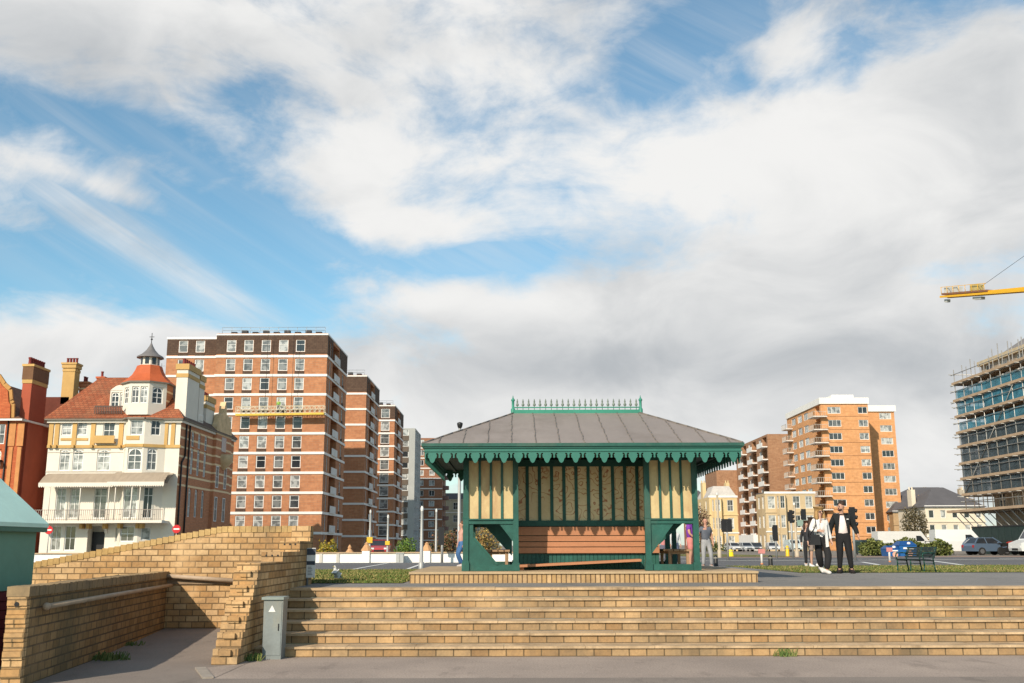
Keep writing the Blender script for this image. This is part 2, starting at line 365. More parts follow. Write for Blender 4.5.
YT=18.25; YB=15.92; SX=-3.97        # steps: top edge, bottom edge, left end
sheet('promenade',prom,SX-.05,60,13.45,YB+.02,0.0,flat0)
sheet('promenade_asphalt',asph_d,-60,60,-60,13.45,0.,flat0)
sheet('ramp_path',asph_d,-40,SX-.05,13.45,15.5,0.,flat0)
b=MB();b.quad((-40,15.5,0),(SX-.05,15.5,0),(SX-.05,20.2,.11),(-40,20.2,.11));struct(b,'ramp_slope',asph_d)
# concrete apron between the ramp path and the steps
b=MB();g1=G(215,667,0);g2=G(236,664,0);g3=G(288,659,0);g4=G(200,684,0)
b.quad((g4.x,13.45,.004),(SX+.1,13.45,.004),(SX+.1,g3.y+.2,.004),(g2.x-.02,g2.y-.1,.004),(g1.x-.1,g1.y-.15,.004))
struct(b,'apron_path',prom)
b=MB();b.bar((g4.x-.05,13.45,.012),(g1.x-.15,g1.y-.2,.012),.14,.024);struct(b,'kerb_strip',mat('kerb_concrete',(.30,.26,.22),.8,scale=4))
# one terrain sheet to the horizon
b=MB();ys=[20.42,28,60,120,250,600,4000];b.quad((SX,YT+.3,.93),(3000,YT+.3,.93),(3000,20.42,.93),(SX,20.42,.93))
for i in range(len(ys)-1):
    z=lambda y:ZG(min(y,600))-.0
    b.quad((-3000,ys[i],z(ys[i])),(3000,ys[i],z(ys[i])),(3000,ys[i+1],z(ys[i+1])),(-3000,ys[i+1],z(ys[i+1])))
# drop the part behind the low walls: the terrain starts behind them
b.f=b.f;struct(b,'town_ground',far_m)
sheet('paving',plaza_m,SX-.02,60,YT+.42,29.5,.004)
sheet('paving',plaza_m,-14,SX-.02,20.44,29.5,.004)
yr0=G(360,570.3).y; yr1=G(360,563).y
yg0=G(900,573).y+.1; yg1=G(900,566).y; yrr1=G(900,557.5).y
grass_base=aggregate('grass_soil',(.10,.105,.035),(.17,.15,.06),14,.5)
sheet('road',road_m,-120,XY(640,30),yr0,yr1,.012)
sheet('crossing_paving',plaza_m,XY(640,30),XY(800,27),29.5,yg1+1,.010)
sheet('seafront_road',road_m,XY(640,30)-.0,220,yg1,yrr1,.016)
sheet('far_pavement',redpave,14,220,yrr1,yrr1+6,.02)
sheet('left_far_pavement',plaza_m,-120,14,yr1,yr1+60,.008)
def lines(name,pts):
    b=MB()
    for (p,q,wd) in pts:
        a=G(*p);c=G(*q);a.z=ZG(a.y)+.022;c.z=ZG(c.y)+.022;b.bar(a,c,wd,.004)
    return struct(b,name,linem)
lines('road_markings',[((352,570.2),(388,563.6),.12),((408,569.5),(425,563.2),.12),((640,561.5),(1023,559.6),.16),((930,561),(962,565.5),.2),((862,562.5),(878,565.2),.2),((1000,559),(1023,558.7),.12),((820,564.5),(860,563.5),.12)])
# grass areas with real blades
GX0,GX1=-14,-2.2; yGL0=20.47
def grassarea(name,x0,x1,y0,y1,n,seed,dry=.3):
    sheet(name+'_soil',grass_base,x0,x1,y0,y1,.014)
    rr=random.Random(seed);b=MB()
    for i in range(n):
        x=rr.uniform(x0,x1);y=y0+(y1-y0)*rr.random()**1.3
        h=rr.uniform(.018,.05);a=rr.uniform(0,6.28);wd=rr.uniform(.012,.03);dx=math.cos(a)*wd;dy=math.sin(a)*wd;z=ZG(y)+.012
        b.v+=[(x-dx,y-dy,z),(x+dx,y+dy,z),(x+rr.uniform(-.03,.03),y+rr.uniform(-.03,.03),z+h)];k=len(b.v)
        b.f.append([k-3,k-2,k-1]);q=math.sin(x*1.3+seed)+math.sin(y*2.1+x*.4);b.m.append(2 if rr.random()<dry+.14*q else (1 if rr.random()<.5 else 0));b.sm.append(False)
    o=b.build(name,[mat('grass_green',(.085,.13,.028),.8),mat('grass_olive',(.14,.155,.04),.8),mat('grass_dry',(.28,.23,.085),.8)],fix=False);o['kind']='stuff';return o
grassarea('grass',-9,-2.2,yGL0,yr0,26000,1)
grassarea('grass',XY(800,27),24,yg0,yg1,26000,2,.34)
yq0=G(750,557.0).y; 
sheet('verge_soil',grass_base,XY(700,yq0),XY(805,yq0),yq0,yq0+38,.03)
grassarea('grass',XY(700,yq0),XY(805,yq0)*1.0,yq0,yq0+20,5000,3,.2)

# ================= STEPS =================
def steps():
    m=brick('step_brick',(.36,.215,.10),(.50,.335,.18),(.14,.095,.05),.27,.155,.010,st=.28,off=.37,bm=.9,patch=(.62,.42,.22))
    nose=mat('step_nosing',(.46,.33,.20),.85,var=.32,scale=2.5,bmp=.4,dirt=(.17,.12,.075))
    t=thing('brick_steps','wide flight of six buff brick steps across the foreground','steps',(SX,YB,0))
    n=6;dep=(YT-YB)/5;rise=.93/6;XR=45
    for i in range(n):
        b=MB();y0=YB+i*dep;y1=y0+dep if i<n-1 else y0+.45
        b.box(0,XR-SX,y0-YB+.02,y1-YB+.02,i*rise if i==0 else i*rise,(i+1)*rise-.035)
        b2=MB()
        rr=random.Random(i);x=0
        while x<XR-SX:
            l=rr.uniform(.9,1.5);x1=min(XR-SX,x+l);e=rr.uniform(-.006,.006)
            b2.box(x+.003,x1-.003,y0-YB-.012+e,y1-YB+.02,(i+1)*rise-.035,(i+1)*rise+rr.uniform(-.004,.001)+(.0 if i<n-1 else .006));x=x1
        o=b.build('step',m,t);b2.build('nosing',nose,o)
steps()

# ================= BRICK WALLS, LEFT =================
def soldier(mb,x0,x1,y0,y1,za,zb,h=.11,step=.115,seed=1,m=0):
    rr=random.Random(seed);x=x0
    while x<x1-.01:
        k=min(x+step,x1);z=za+(zb-za)*((x+k)/2-x0)/(x1-x0);q=rr.uniform(-.006,.006)
        mb.box(x+.004,k-.004,y0-.012+q,y1+.012+q,z-h,z+q,m=m);x=k
def back_wall():
    Yw=20.08;ztop=W(290,526,Yw).z
    t=thing('ramp_wall','long buff brick wall with brick on edge coping sloping down left behind the ramp','wall',(-4.35,Yw,0))
    b=MB();X0=-12;xk=W(222,530,Yw).x;XR=W(309.5,540,Yw).x;zl=1.2
    zL=W(40,561,Yw).z;xL=W(40,561,Yw).x;sl=(ztop-zL)/(xk-xL);z0=ztop-sl*(xk-X0)
    o=t.location
    b.prism([(X0-o.x,0),(XR-o.x,0),(XR-o.x,ztop-.12),(xk-o.x,ztop-.12),(X0-o.x,z0-.12)],0,.36)
    b.build('wall',BUFF,t)
    c=MB();soldier(c,xk-o.x,XR-o.x,0,.36,ztop,ztop,.12,.118,3);soldier(c,X0-o.x,xk-o.x,0,.36,z0,ztop,.12,.118,4)
    c.build('coping',brick('coping_brick',(.42,.27,.11),(.54,.38,.18),(.2,.13,.06),5,5,.0,st=.14),t)
    # pale rendered ledge / hand rail on the wall
    r=MB();a=W(150,575,Yw-.1);c2=W(246,581.5,Yw-.1);a-=o;c2-=o;r.tube((a.x,-.1,a.z),(c2.x,-.1,c2.z),.045,n=10)
    for k in (.1,.5,.9): p=Vector((a.x,-.1,a.z)).lerp(Vector((c2.x,-.1,c2.z)),k);r.tube(p,(p.x,0,p.z-.05),.015,n=6)
    r.build('hand_rail',mat('weathered_rail',(.36,.27,.19),.6,var=.25,scale=4),t)
    r=MB();r.box(W(150,580,Yw).x-o.x,W(262,580,Yw).x-o.x,-.035,0,a.z-.18,a.z-.09);r.build('ledge',mat('stone_ledge',(.27,.19,.12),.8,var=.3,scale=4),t)
back_wall()
def step_wall():
    X1=SX-.0;X0=X1-.37
    t=thing('stepped_wall','buff brick end wall beside the steps, its front raking down in toothed courses','wall',(X1,14.95,0))
    o=t.location;b=MB();bh=.1125
    def yz(px,py):  # on plane X=X1
        best=None
        a,bb=rot(px,py);d=F*math.cos(PITCH)-bb*math.sin(PITCH);Y=X1*d/a;return Y,CZ+Y*(F*math.sin(PITCH)+bb*math.cos(PITCH))/d
    L1=yz(262,563);L2=yz(283,552);L3=yz(300,541)
    Yb=14.95;nc=round(L1[1]/bh);bh=L1[1]/nc
    for i in range(nc):
        z0=i*bh;y=Yb+(L1[0]-Yb)*(i/nc)-(.05 if i%2 else 0)
        b.box(X0-o.x,-.0,y-o.y,20.08-.002-14.95,z0,z0+bh)
        if i%2: b.box(X0-o.x+.10,-.1,y-o.y-.055,y-o.y,z0+.012,z0+bh-.012)
    def lvl(Y0,za,zb):
        b.box(X0-o.x,0,Y0-o.y,20.08-.002-14.95,za,zb)
    lvl(L2[0],L1[1],L2[1]);lvl(L3[0],L2[1],L3[1]);lvl(L3[0]+.95,L3[1],W(290,526,20.08).z-.004)
    b.build('wall',BUFF,t)
    h=MB()
    for L_ in (L1,L2,L3):
        for k in (-.1,0,.1): h.tube((X0-o.x+.185+k,L_[0]-o.y-.004,L_[1]-.06),(X0-o.x+.185+k,L_[0]-o.y+.01,L_[1]-.06),.018,n=8)
    h.build('core_hole',black,t)
    # brick-on-edge caps showing pale
    return X0,X1,L1,L2,L3
step_wall()
def parapet():
    # runs from the near end to the far corner
    A=Vector((-5.98,12.75,0));B=Vector((-7.18,21.2-.0,0))
    A=Vector((W(32,590,12.8).x,12.8,0));B=Vector((W(165,600,20.0).x,20.05,0))
    d=(B-A).normalized();Ln=(B-A).length;rz=math.atan2(d.y,d.x)
    t=thing('ramp_parapet','low brown brick parapet wall in the left foreground with a hand rail along it','wall',A,rz)
    H=1.19;b=MB();b.box(0,Ln,0,.24,0,H-.12)      # local +y points left
    m=brick('parapet_brick_shaded',(.27,.155,.062),(.39,.24,.11),(.09,.06,.04),.25,.115,.012,st=.30,stain=(.10,.085,.05),patch=(.34,.22,.12))  # old stained brick; the inner face's shade is also put into its colour
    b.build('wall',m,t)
    e=MB()
    for i in range(10): e.box(-.13 if i%2 else -.11,0,.003,.237,i*.107,i*.107+.102)
    e.build('end_pier',BUFF,t)
    c=MB();rr=random.Random(5);x=-.12
    while x<Ln: c.box(x+.004,x+.111,-.015+rr.uniform(-.005,.005),.255,H-.12,H+rr.uniform(-.006,.004));x+=.115
    c.build('coping',brick('coping_dark',(.34,.23,.12),(.42,.30,.17),(.2,.14,.1),5,5,.0,st=.3),t)
    r=MB();r.tube((.25,-.11,.93),(Ln-.1,-.11,.93),.035,n=10);r.ball((.25,-.11,.93),.05,.05,.05)
    x=.5
    while x<Ln: r.tube((x,-.11,.93),(x,0,.86),.014,n=6);x+=1.6
    r.build('hand_rail',mat('weathered_rail',(.36,.27,.19),.6),t)
    h=MB();h.tube((-.135,.12,.98),(-.128,.12,.98),.03,n=8);h.build('drain_hole',black,t)
parapet()
def cabinet():
    p=G(262,659.5,0);q=G(283,659.5,0);w_=(q.x-p.x);Hh=W(273,597,p.y).z
    t=thing('utility_cabinet','narrow grey green metal utility cabinet with small warning triangle at the steps foot','cabinet',(p.x,p.y,0))
    m=mat('cabinet_grey',(.20,.225,.225),.5,.1,var=.2,scale=3,dirt=(.26,.25,.20))
    b=MB();b.hexa([(0,0,0),(w_*.88,0,0),(w_*.88,.3,0),(0,.3,0)],[(-.01,0,Hh-.04),(w_*.9,0,Hh-.04),(w_*.9,.3,Hh-.04),(-.01,.3,Hh-.04)]);b.build('body',m,t)
    b=MB();b.box(-.04,w_*.93,-.03,.34,Hh-.04,Hh);b.build('lid',mat('cabinet_lid',(.24,.28,.26),.5),t)
    b=MB();b.box(.02,w_*.84,-.008,0,.06,Hh-.08);b.build('door',m,t)
    b=MB();c=w_*.38;b.prism([(c-.055,Hh-.22),(c+.055,Hh-.22),(c,Hh-.12)],-.013,-.0085);b.build('warning_sign',mat('sign_pale',(.7,.7,.68),.5),t)
    b=MB();b.box(w_*.7,w_*.74,-.02,-.008,.42,.52);b.build('handle',dark_metal,t)
cabinet()
def notice():
    p=W(307.3,548,19.6);q=W(315,577.5,19.6)
    t=thing('notice_board','small white notice plate with dark heading at the end of the brick wall','sign',(SX+.006,19.6,.93))
    w_=q.x-p.x
    b=MB();b.box(0,w_,0,.015,q.z-.93,p.z-.93);b.build('plate',white,t)
    b=MB();b.box(.004,w_-.004,-.006,0,p.z-.93-.13,p.z-.93-.01);b.build('heading',mat('sign_dark',(.05,.06,.08),.5),t);b=MB();b.box(.004,w_-.004,-.006,0,(p.z+q.z)/2-.93-.04,(p.z+q.z)/2-.93+.03)
    b.build('dark_band',mat('sign_dark',(.05,.06,.08),.5),t)
    for k in range(6): b=MB();b.box(.03,w_-.05-.01*(k%3),-.004,0,q.z-.93+.05+k*.028,q.z-.93+.058+k*.028);b.build('text_line',mat('sign_dark',(.05,.06,.08),.5),t)
    b=MB();b.tube((.02,.03,-.0),(.02,.03,p.z-.93),.02,n=8);b.build('post',grey_metal,t)
notice()
def weeds(label,x,y,n,seed,r=.25,z=0.004):
    t=thing('weed_tuft',label,'weeds',(x,y,z));rr=random.Random(seed);b=MB()
    for i in range(n):
        a=rr.uniform(0,6.28);k=rr.random()*r;px_,py_=math.cos(a)*k,math.sin(a)*k*.5;h=rr.uniform(.03,.11);d=Vector((rr.uniform(-.05,.05),rr.uniform(-.05,.05),h));w_=rr.uniform(.004,.012)
        b.quad((px_-w_,py_,0),(px_+w_,py_,0),(px_+d.x+w_,py_+d.y,h),(px_+d.x-w_*.3,py_+d.y,h*1.1),m=i%2)
    b.build('leaves',[mat('weed_green',(.08,.13,.03),.7),mat('weed_olive',(.16,.17,.05),.7)],t,fix=False)
weeds('green weed tuft at the foot of the stepped wall beside the cabinet',G(248,661,0).x,G(248,661,0).y,160,1)
weeds('green weeds along the foot of the parapet, nearer clump',G(105,660,0).x+.02,G(105,660,0).y,220,2,.4)
weeds('green weeds along the foot of the parapet, farther clump',G(128,648,0).x+.02,G(128,648,0).y,120,3,.3)
weeds('small weed growing at the foot of the lowest step on the right',G(782,655.5,0).x,YB-.05,90,4,.2)
def hut():
    yf=15.6;c=W(34,560,yf);ze=W(37,521,yf).z
    t=thing('beach_hut','pale green beach hut with pitched roof and dark red base at the left edge','hut',(c.x,yf,0))
    gw=mat('hut_green',(.12,.29,.22),.55,var=.1,scale=1.5);b=MB();D=3.3
    b.prism([(-2.4,1.05),(0,1.05),(0,ze-.03),(-1.2,ze+.95),(-2.4,ze-.03)],-D,0);b.build('wall',gw,t)
    b=MB();b.box(-2.38,-.02,-D+.02,-.02,0,1.05)
    for k in range(8): b.box(-.02,0.012,-D,0,.02+k*.127,.135+k*.127)
    b.build('base_boards',mat('hut_red',(.13,.012,.02),.5),t)
    r=MB();th=.06
    for s_ in (1,-1):
        x0,x1=(.11,-1.2) if s_>0 else (-2.51,-1.2);za=ze-.10;zb=ze+1.02
        r.hexa([(x0,-D-.15,za),(x1,-D-.15,zb),(x1,.15,zb),(x0,.15,za)],[(x0,-D-.15,za+th),(x1,-D-.15,zb+th),(x1,.15,zb+th),(x0,.15,za+th)])
    r.build('roof',mat('hut_mint_roof',(.62,.86,.74),.8,var=.08,scale=2),t)
    b=MB();b.box(.05,.10,-D-.14,.14,ze-.17,ze-.05);b.build('fascia',mat('hut_trim',(.05,.17,.13),.5),t)
hut()
# ================= SHELTER =================
def shelter():
    CX=1.42;Y0=20.95;hw=2.48;Y1=Y0+4.0;CY=(Y0+Y1)/2;zb=1.16
    root=thing('seafront_shelter','green Victorian seafront shelter with hipped lead roof, scalloped valance and ridge cresting','shelter',(CX,CY,.93))
    O=Vector((CX,CY,.93));T=lambda p:Vector(p)-O
    Zs=lambda py:W(560,py,Y0).z-.93
    base=zb-.93+.001;ZE=W(560,445,20.1).z-.93;zm1=Zs(518.5);zm0=Zs(523.8);zbr=Zs(564.5);top=ZE-.12
    cream=mat('cream_board',(.54,.42,.22),.6,var=.2,scale=1.6,stretch=(1,1,.35),dirt=(.36,.20,.10))
    # core boards with faded scribbles
    m,nt,b_=base_('scribbled_board',.6)
    c=nmix(nt,nramp(nt,nnoise(nt,1.8,6,.7),.3,.7),(.54,.42,.23),(.74,.61,.38))
    n=nnoise(nt,2.1,2.5,.5);mm=nt.nodes.new('ShaderNodeMath');mm.operation='PINGPONG';nt.links.new(n,mm.inputs[0]);mm.inputs[1].default_value=.045
    k=nramp(nt,mm.outputs[0],.010,.003);k2=nramp(nt,nnoise(nt,.9,3,.5),.38,.46)
    k3=nt.nodes.new('ShaderNodeMath');k3.operation='MULTIPLY';nt.links.new(k,k3.inputs[0]);nt.links.new(k2,k3.inputs[1]);c=nmix(nt,k3.outputs[0],c,(.40,.17,.09))
    nt.links.new(c,b_.inputs['Base Color'])
    # plinth
    b=MB();x0,x1=W(409.5,577,20.5).x-CX,W(758,577,20.5).x-CX;yf=20.5-CY;yb=5.4+yf
    plm=brick('plinth_soldier_brick',(.38,.24,.11),(.52,.35,.19),(.15,.09,.05),.098,.4,.013,st=.1,off=0)
    b.box(x0,x1,yf+.03,yb,0,.225-.045);o=b.build('plinth',plm,root)
    b=MB();b.box(x0-.015,x1+.015,yf,yb+.02,.225-.045,.225);b.build('plinth_coping',mat('plinth_coping',(.42,.31,.19),.85,var=.2,scale=3,bmp=.2),o)
    # floor inside
    # corner screens
    xs=[(W(463,520,Y0).x-CX,W(518.5,520,Y0).x-CX),(W(645,520,Y0).x-CX,W(698.5,520,Y0).x-CX)]
    bw=xs[0][1]-xs[0][0]
    def screen(fn,wd,tri,nm):   # fn(u,y,z): u along, y into the shelter
        f=MB();g=MB();l=MB()
        def bx(mb,u0,u1,a,b2,z0,z1):
            vs=[fn(u,y,z) for z in (z0,z1) for y in (a,b2) for u in (u0,u1)]
            mb.add(vs,[(0,2,3,1),(4,5,7,6),(0,1,5,4),(2,6,7,3),(0,4,6,2),(1,3,7,5)])
        pw=.115
        bx(f,0,pw,0,pw,base,top);bx(f,wd-pw,wd,0,pw,base,top)
        bx(f,-.02,pw+.02,-.02,pw+.02,base,base+.16);bx(f,wd-pw-.02,wd+.02,-.02,pw+.02,base,base+.16)
        for z in (base+.16,zm1): bx(f,-.01,pw+.01,-.01,pw+.01,z,z+.03)
        bx(f,pw,wd-pw,.02,.09,base,zbr);bx(f,pw,wd-pw,.01,.10,zm0,zm1);bx(f,pw,wd-pw,-.02,.012,zm1-.03,zm1);bx(f,pw,wd-pw,.02,.09,top-.12,top)
        iw=wd-2*pw;mw=.05;cw=(iw-3*mw-.04)/4
        for i in range(3): u=pw+.02+cw*(i+1)+mw*i; bx(f,u,u+mw,.02,.085,zm1,top-.12)
        o=f.build(nm,GREEN,root)
        for i in range(4):
            u=pw+.02+(cw+mw)*i;q=MB();bx(q,u-(.021 if i==0 else 0),u+cw+(.021 if i==3 else 0),.045,.065,zm1,top-.12);q.build('board',cream,o)
        # lower triangle infill
        hi=zm0;lo=zbr;L0=pw;L1=wd-pw
        def tri_(pts,y0=.035,y1=.075):
            n=len(pts);vs=[fn(u,y0,z) for u,z in pts]+[fn(u,y1,z) for u,z in pts]
            l.add(vs,[tuple(range(n)),tuple(reversed(range(n,2*n)))]+[(i,n+i,n+(i+1)%n,(i+1)%n) for i in range(n)])
        h=hi-lo
        if tri=='L':
            tri_([(L0,lo),(L0+(L1-L0)*.62,lo),(L0+.09,lo+h*.66),(L0+.09,hi),(L0,hi)])
            tri_([(L1-.28,hi),(L1,hi-.36),(L1,hi)])
            tri_([(L0+.05+(L1-L0)*.62,lo),(L0+.14,lo+h*.66),(L0+.09,lo+h*.66),(L0+(L1-L0)*.62,lo)],.0,.035)
        elif tri=='R':
            tri_([(L0,hi-.0),(L0,hi-h*.76),(L0+(L1-L0)*.55,hi)])
        if tri in 'LR': l.build('corner_panel',GREEN,o)
    for i,(a,c_) in enumerate(xs):
        wd=c_-a
        screen(lambda u,y,z,a=a:(a+u,Y0-CY+y,z),wd,'LR'[i],'front_screen')
        screen(lambda u,y,z,a=a:(a+u,Y1-CY-y,z),wd,('BL','BR')[i],'rear_screen')
    xl,xr=xs[0][0],xs[1][1]
    for yy in (0,1):
        for sx,xx in ((1,xl),(-1,xr)):
            ya=(Y0-CY+.118) if yy==0 else (Y1-CY-.118-bw*.8)
            f=MB();f.box(min(xx,xx+sx*.09),max(xx,xx+sx*.09),ya,ya+bw*.8,zm0,zm1)
            f.box(min(xx,xx+sx*.09),max(xx,xx+sx*.09),ya,ya+bw*.8,top-.12,top)
            e=ya+bw*.8 if yy==0 else ya
            f.box(min(xx,xx+sx*.1),max(xx,xx+sx*.1),e-.05,e+.05,base if yy else zm0,top)
            o=f.build('side_screen',GREEN,root);k=3;q=bw*.8/k
            for j in range(k):
                g=MB();g.box(min(xx+sx*.03,xx+sx*.05),max(xx+sx*.03,xx+sx*.05),ya+q*j+.03,ya+q*(j+1)-.03,zm1,top-.12);g.build('board',cream,o)
    # core with a bench on the sea side
    cx0,cx1=-.02-CX+.08,3.2-CX;yc0=22.22-CY;yc1=-yc0
    zc=W(560,526.5,22.2).z-.93;z2=W(560,553.5,22.2).z-.93
    core=MB();core.box(cx0,cx1,yc0+.04,yc1,base,top)
    rails=MB()
    rails.box(cx0-.02,cx1+.02,yc0-.03,yc0+.04,zc+.01,zc+.13);rails.box(cx0-.02,cx1+.02,yc0-.02,yc0+.04,top-.15,top)
    pit=.27;nb=int((cx1-cx0)/pit);x=cx0
    o=core.build('core_wall',GREEN,root)
    while x<cx1-.05: rails.box(x-.035,x+.035,yc0-.012,yc0+.04,zc+.13,top-.15);x+=pit
    x=cx0
    while x<cx1-.1:
        q=MB();q.box(x+.035,min(cx1,x+pit)-.035,yc0+.012,yc0+.039,zc+.13,top-.15);q.build('board',MATS['scribbled_board'],o);x+=pit
    rails.build('frame_rails',GREEN,o)
    # bench (front): back planks, tongue and groove riser, slipped seat plank
    wood=mat('bench_wood_orange',(.41,.185,.095),.55,var=.18,scale=2,stretch=(.3,1,3),dirt=(.34,.15,.07))
    bn=MB();hh=(zc-z2);k=[0,.24,.44,.66,1]
    bench=MB()
    for i in range(4): bench.box(cx0,cx1,yc0-.05-.012*(3-i),yc0-.015,z2+hh*k[i]+.008,z2+hh*k[i+1]-.008)
    for sg,(pA,pB,pC) in ((1,((649,522),(684,522),(649,554))),(-1,((512,522),(483,524),(512,556)))):
        q=MB();P3=[W(*p_,22.2)-O for p_ in (pA,pB,pC)];q.prism([(v.x,v.z) for v in P3],yc0-.02,yc0+.02);q.build('wing_panel',GREEN,root)
    bo=bench.build('bench_back',wood,root)
    q=MB();x=cx0
    while x<cx1-.01: q.box(x+.004,min(x+.09,cx1)-.004,yc0-.01,yc0+.03,base,z2);x+=.09
    q.build('bench_riser',GREEN,root)
    q=MB();sa=W(524,567,21.9)-O;sb=W(640,561,21.9)-O
    q.bar((cx0+.02,yc0-.33,sa.z+.02),(sb.x,yc0-.33,sb.z+.02),.5,.05,up=(0,0,1));q.box(cx0+.1,cx0+.18,yc0-.5,yc0-.1,base,base+.1)
    q.build('seat_plank',wood,root)
    # side benches seen through the lower openings
    wd2=mat('bench_wood_pale',(.30,.19,.11),.7)
    for sx in (-1,1):
        q=MB();xa=(cx0-.62 if sx<0 else cx1+.12)
        for j in range(4): q.box(xa+j*.13,xa+j*.13+.11,Y0+.75-CY,Y1-.75-CY,base+.38,base+.42)
        for yy in (Y0+.85-CY,0,Y1-.85-CY): q.box(xa+.02,xa+.08,yy-.03,yy+.03,base,base+.38);q.box(xa+.4,xa+.46,yy-.03,yy+.03,base,base+.38);q.box(xa+.02,xa+.46,yy-.02,yy+.02,base+.32,base+.38)
        q.build('side_bench',wd2,root)
    # eaves: soffit, fascia, roof
    ex=3.19;ey0=20.08-CY;ey1=-ey0+.12
    s=MB();s.box(-ex+.05,ex-.05,ey0+.05,ey1-.05,ZE-.08,ZE-.05);
    x=-ex+.3
    while x<ex: s.box(x-.03,x+.03,ey0+.06,ey1-.06,ZE-.13,ZE-.08);x+=.42
    s.build('soffit',mat('soffit_green',(.03,.06,.045),.6),root)
    f=MB()
    def ring(mb,e,y0,y1,t,z0,z1):
        mb.box(-e,e,y0,y0+t,z0,z1);mb.box(-e,e,y1-t,y1,z0,z1);mb.box(-e,-e+t,y0+t,y1-t,z0,z1);mb.box(e-t,e,y0+t,y1-t,z0,z1)
    ring(f,ex,ey0,ey1,.05,ZE-.115,ZE-.03);ring(f,ex+.03,ey0-.03,ey1+.03,.06,ZE-.06,ZE-.035);ring(f,ex+.015,ey0-.015,ey1+.015,.05,ZE-.13,ZE-.11)
    f.build('fascia',GREEN_L,root)
    f=MB();ring(f,ex+.06,ey0-.06,ey1+.06,.10,ZE-.03,ZE+.035);f.build('gutter',GREEN,root)
    zr=W(577,412.5,CY).z-.93;rx=1.47;lead=mat('lead_roof',(.235,.20,.18),.5,.0,var=.13,scale=.9,bmp=.15,dirt=(.17,.14,.12),stretch=(1.6,.5,.5))
    r=MB();E=ex+.03;ya=ey0-.03;yb2=ey1+.03;za=ZE+.036
    # slightly bell-cast: lower skirt shallower than the upper slope
    RA,RB=-rx+.10,rx+.07;yr_=(ya+yb2)/2
    L0=[(-E,ya,za),(E,ya,za),(E,yb2,za),(-E,yb2,za)]
    # built in strips, the sheets sagging a little between the rolls
    a,b2=(RA,yr_,zr),(RB,yr_,zr)
    r.quad(L0[0],L0[1],b2,a);r.quad(L0[1],L0[2],b2);r.quad(L0[2],L0[3],a,b2);r.quad(L0[3],L0[0],a);r.quad(*reversed(L0))
    ro=r.build('roof',lead,root)
    roll=MB()
    def zroof(x,y):
        dv=min(y-ya,yb2-y)/(yr_-ya);dh=((E-x)/(E-RB) if x>0 else (E+x)/(E+RA));return za+(zr-za)*min(dv,dh,1)
    def rollline(p,q,rad=.012):
        n=10;pts=[Vector(p).lerp(Vector(q),i/n) for i in range(n+1)]
        rr=random.Random(int(abs(p[0]*77+p[1]*31)));pts=[Vector((v.x+rr.uniform(-.012,.012),v.y,zroof(v.x,v.y)+.006)) for v in pts];q_=MB();q_.path(pts,rad,6);q_.build('lead_roll',mat('lead_roll',(.16,.14,.125),.5),ro)
    x=-E+.32
    while x<E-.1:
        if RA<=x<=RB: f_=1.
        else: f_=((E-x)/(E-RB) if x>0 else (E+x)/(E+RA))
        rollline((x,ya+.02,0),(x,ya+(yr_-ya)*f_,0));rollline((x,yb2-.02,0),(x,yb2-(yr_-ya)*f_,0));x+=.49
    y=ya+.4
    while y<yb2:
        dv=min(y-ya,yb2-y)/(yr_-ya);rollline((E-.02,y,0),(E-(E-RB)*dv,y,0));rollline((-E+.02,y,0),(-E+(E+RA)*dv,y,0))
        y+=.49
    for p_,q_ in zip(L0,(a,b2,b2,a)): rollline(p_,q_,.02)
    # ridge cresting
    cr=MB();zt=zr+.0;X0c=RA-.03;X1c=RB+.03;yc_=yr_
    cr.box(X0c,X1c,yc_-.04,yc_+.04,zt-.02,zt+.07);cr.box(X0c,X1c,yc_-.02,yc_+.02,zt+.115,zt+.14)
    x=X0c+.14
    crm=mat('cresting_green',(.035,.21,.15),.5)
    co=cr.build('cresting_rail',crm,root)
    n=22;st=(X1c-X0c-.20)/(n-1)
    for i in range(n):
        x=X0c+.10+st*i;sp=MB();sp.tube((x,yc_,zt+.07),(x,yc_,zt+.16),.008,n=6)
        sp.lathe((x,yc_,zt+.15),[(.008,0),(.036,.03),(.03,.06),(.012,.085),(.022,.10),(.006,.18)],8);sp.build('spike',mat('spike_grey_green',(.16,.20,.17),.5),co)
    for s_ in (-1,1):
        sp=MB();x=(X0c if s_<0 else X1c);sp.lathe((x,yc_,zt-.03),[(.05,0),(.05,.12),(.03,.14),(.03,.30),(.045,.32),(.045,.34),(.015,.38),(.005,.44)],10);sp.build('end_finial',crm,root)
    # valance units
    pu=.2835;zt_=ZE-.11;D=.25
    def unit():
        u=MB();P=[(0,0),(1,0),(1,.56),(.96,.60),(.93,.52),(.955,.42),(.93,.34),(.93,.27),(.87,.20),(.79,.19),(.76,.25),(.79,.31),(.85,.33),(.80,.42),(.81,.52),(.76,.60),(.72,.62),(.67,.80),(.60,.94),(.5,1.0),(.40,.94),(.33,.80),(.28,.62),(.24,.60),(.19,.52),(.20,.42),(.15,.33),(.21,.31),(.24,.25),(.21,.19),(.13,.20),(.07,.27),(.07,.34),(.045,.42),(.07,.52),(.04,.60),(0,.56)]
        u.prism([(p[0]*pu,-p[1]*D) for p in reversed(P)],-.012,.012);o=u.build('valance_board',GREEN_L);me=o.data;bpy.data.objects.remove(o);return me
    me=unit()
    def run(A,B):
        A=Vector(A);B=Vector(B);n=round((B-A).length/pu);d=(B-A).normalized();s_=(B-A).length/n/pu
        for i in range(n):
            o=bpy.data.objects.new('valance_board',me);C.objects.link(o);o.parent=root;o.location=A+d*(pu*s_*i);o.rotation_euler=(0,0,math.atan2(d.y,d.x));o.scale=(s_,1,1)
    e=ex-.015;y0_=ey0+.015;y1_=ey1-.015
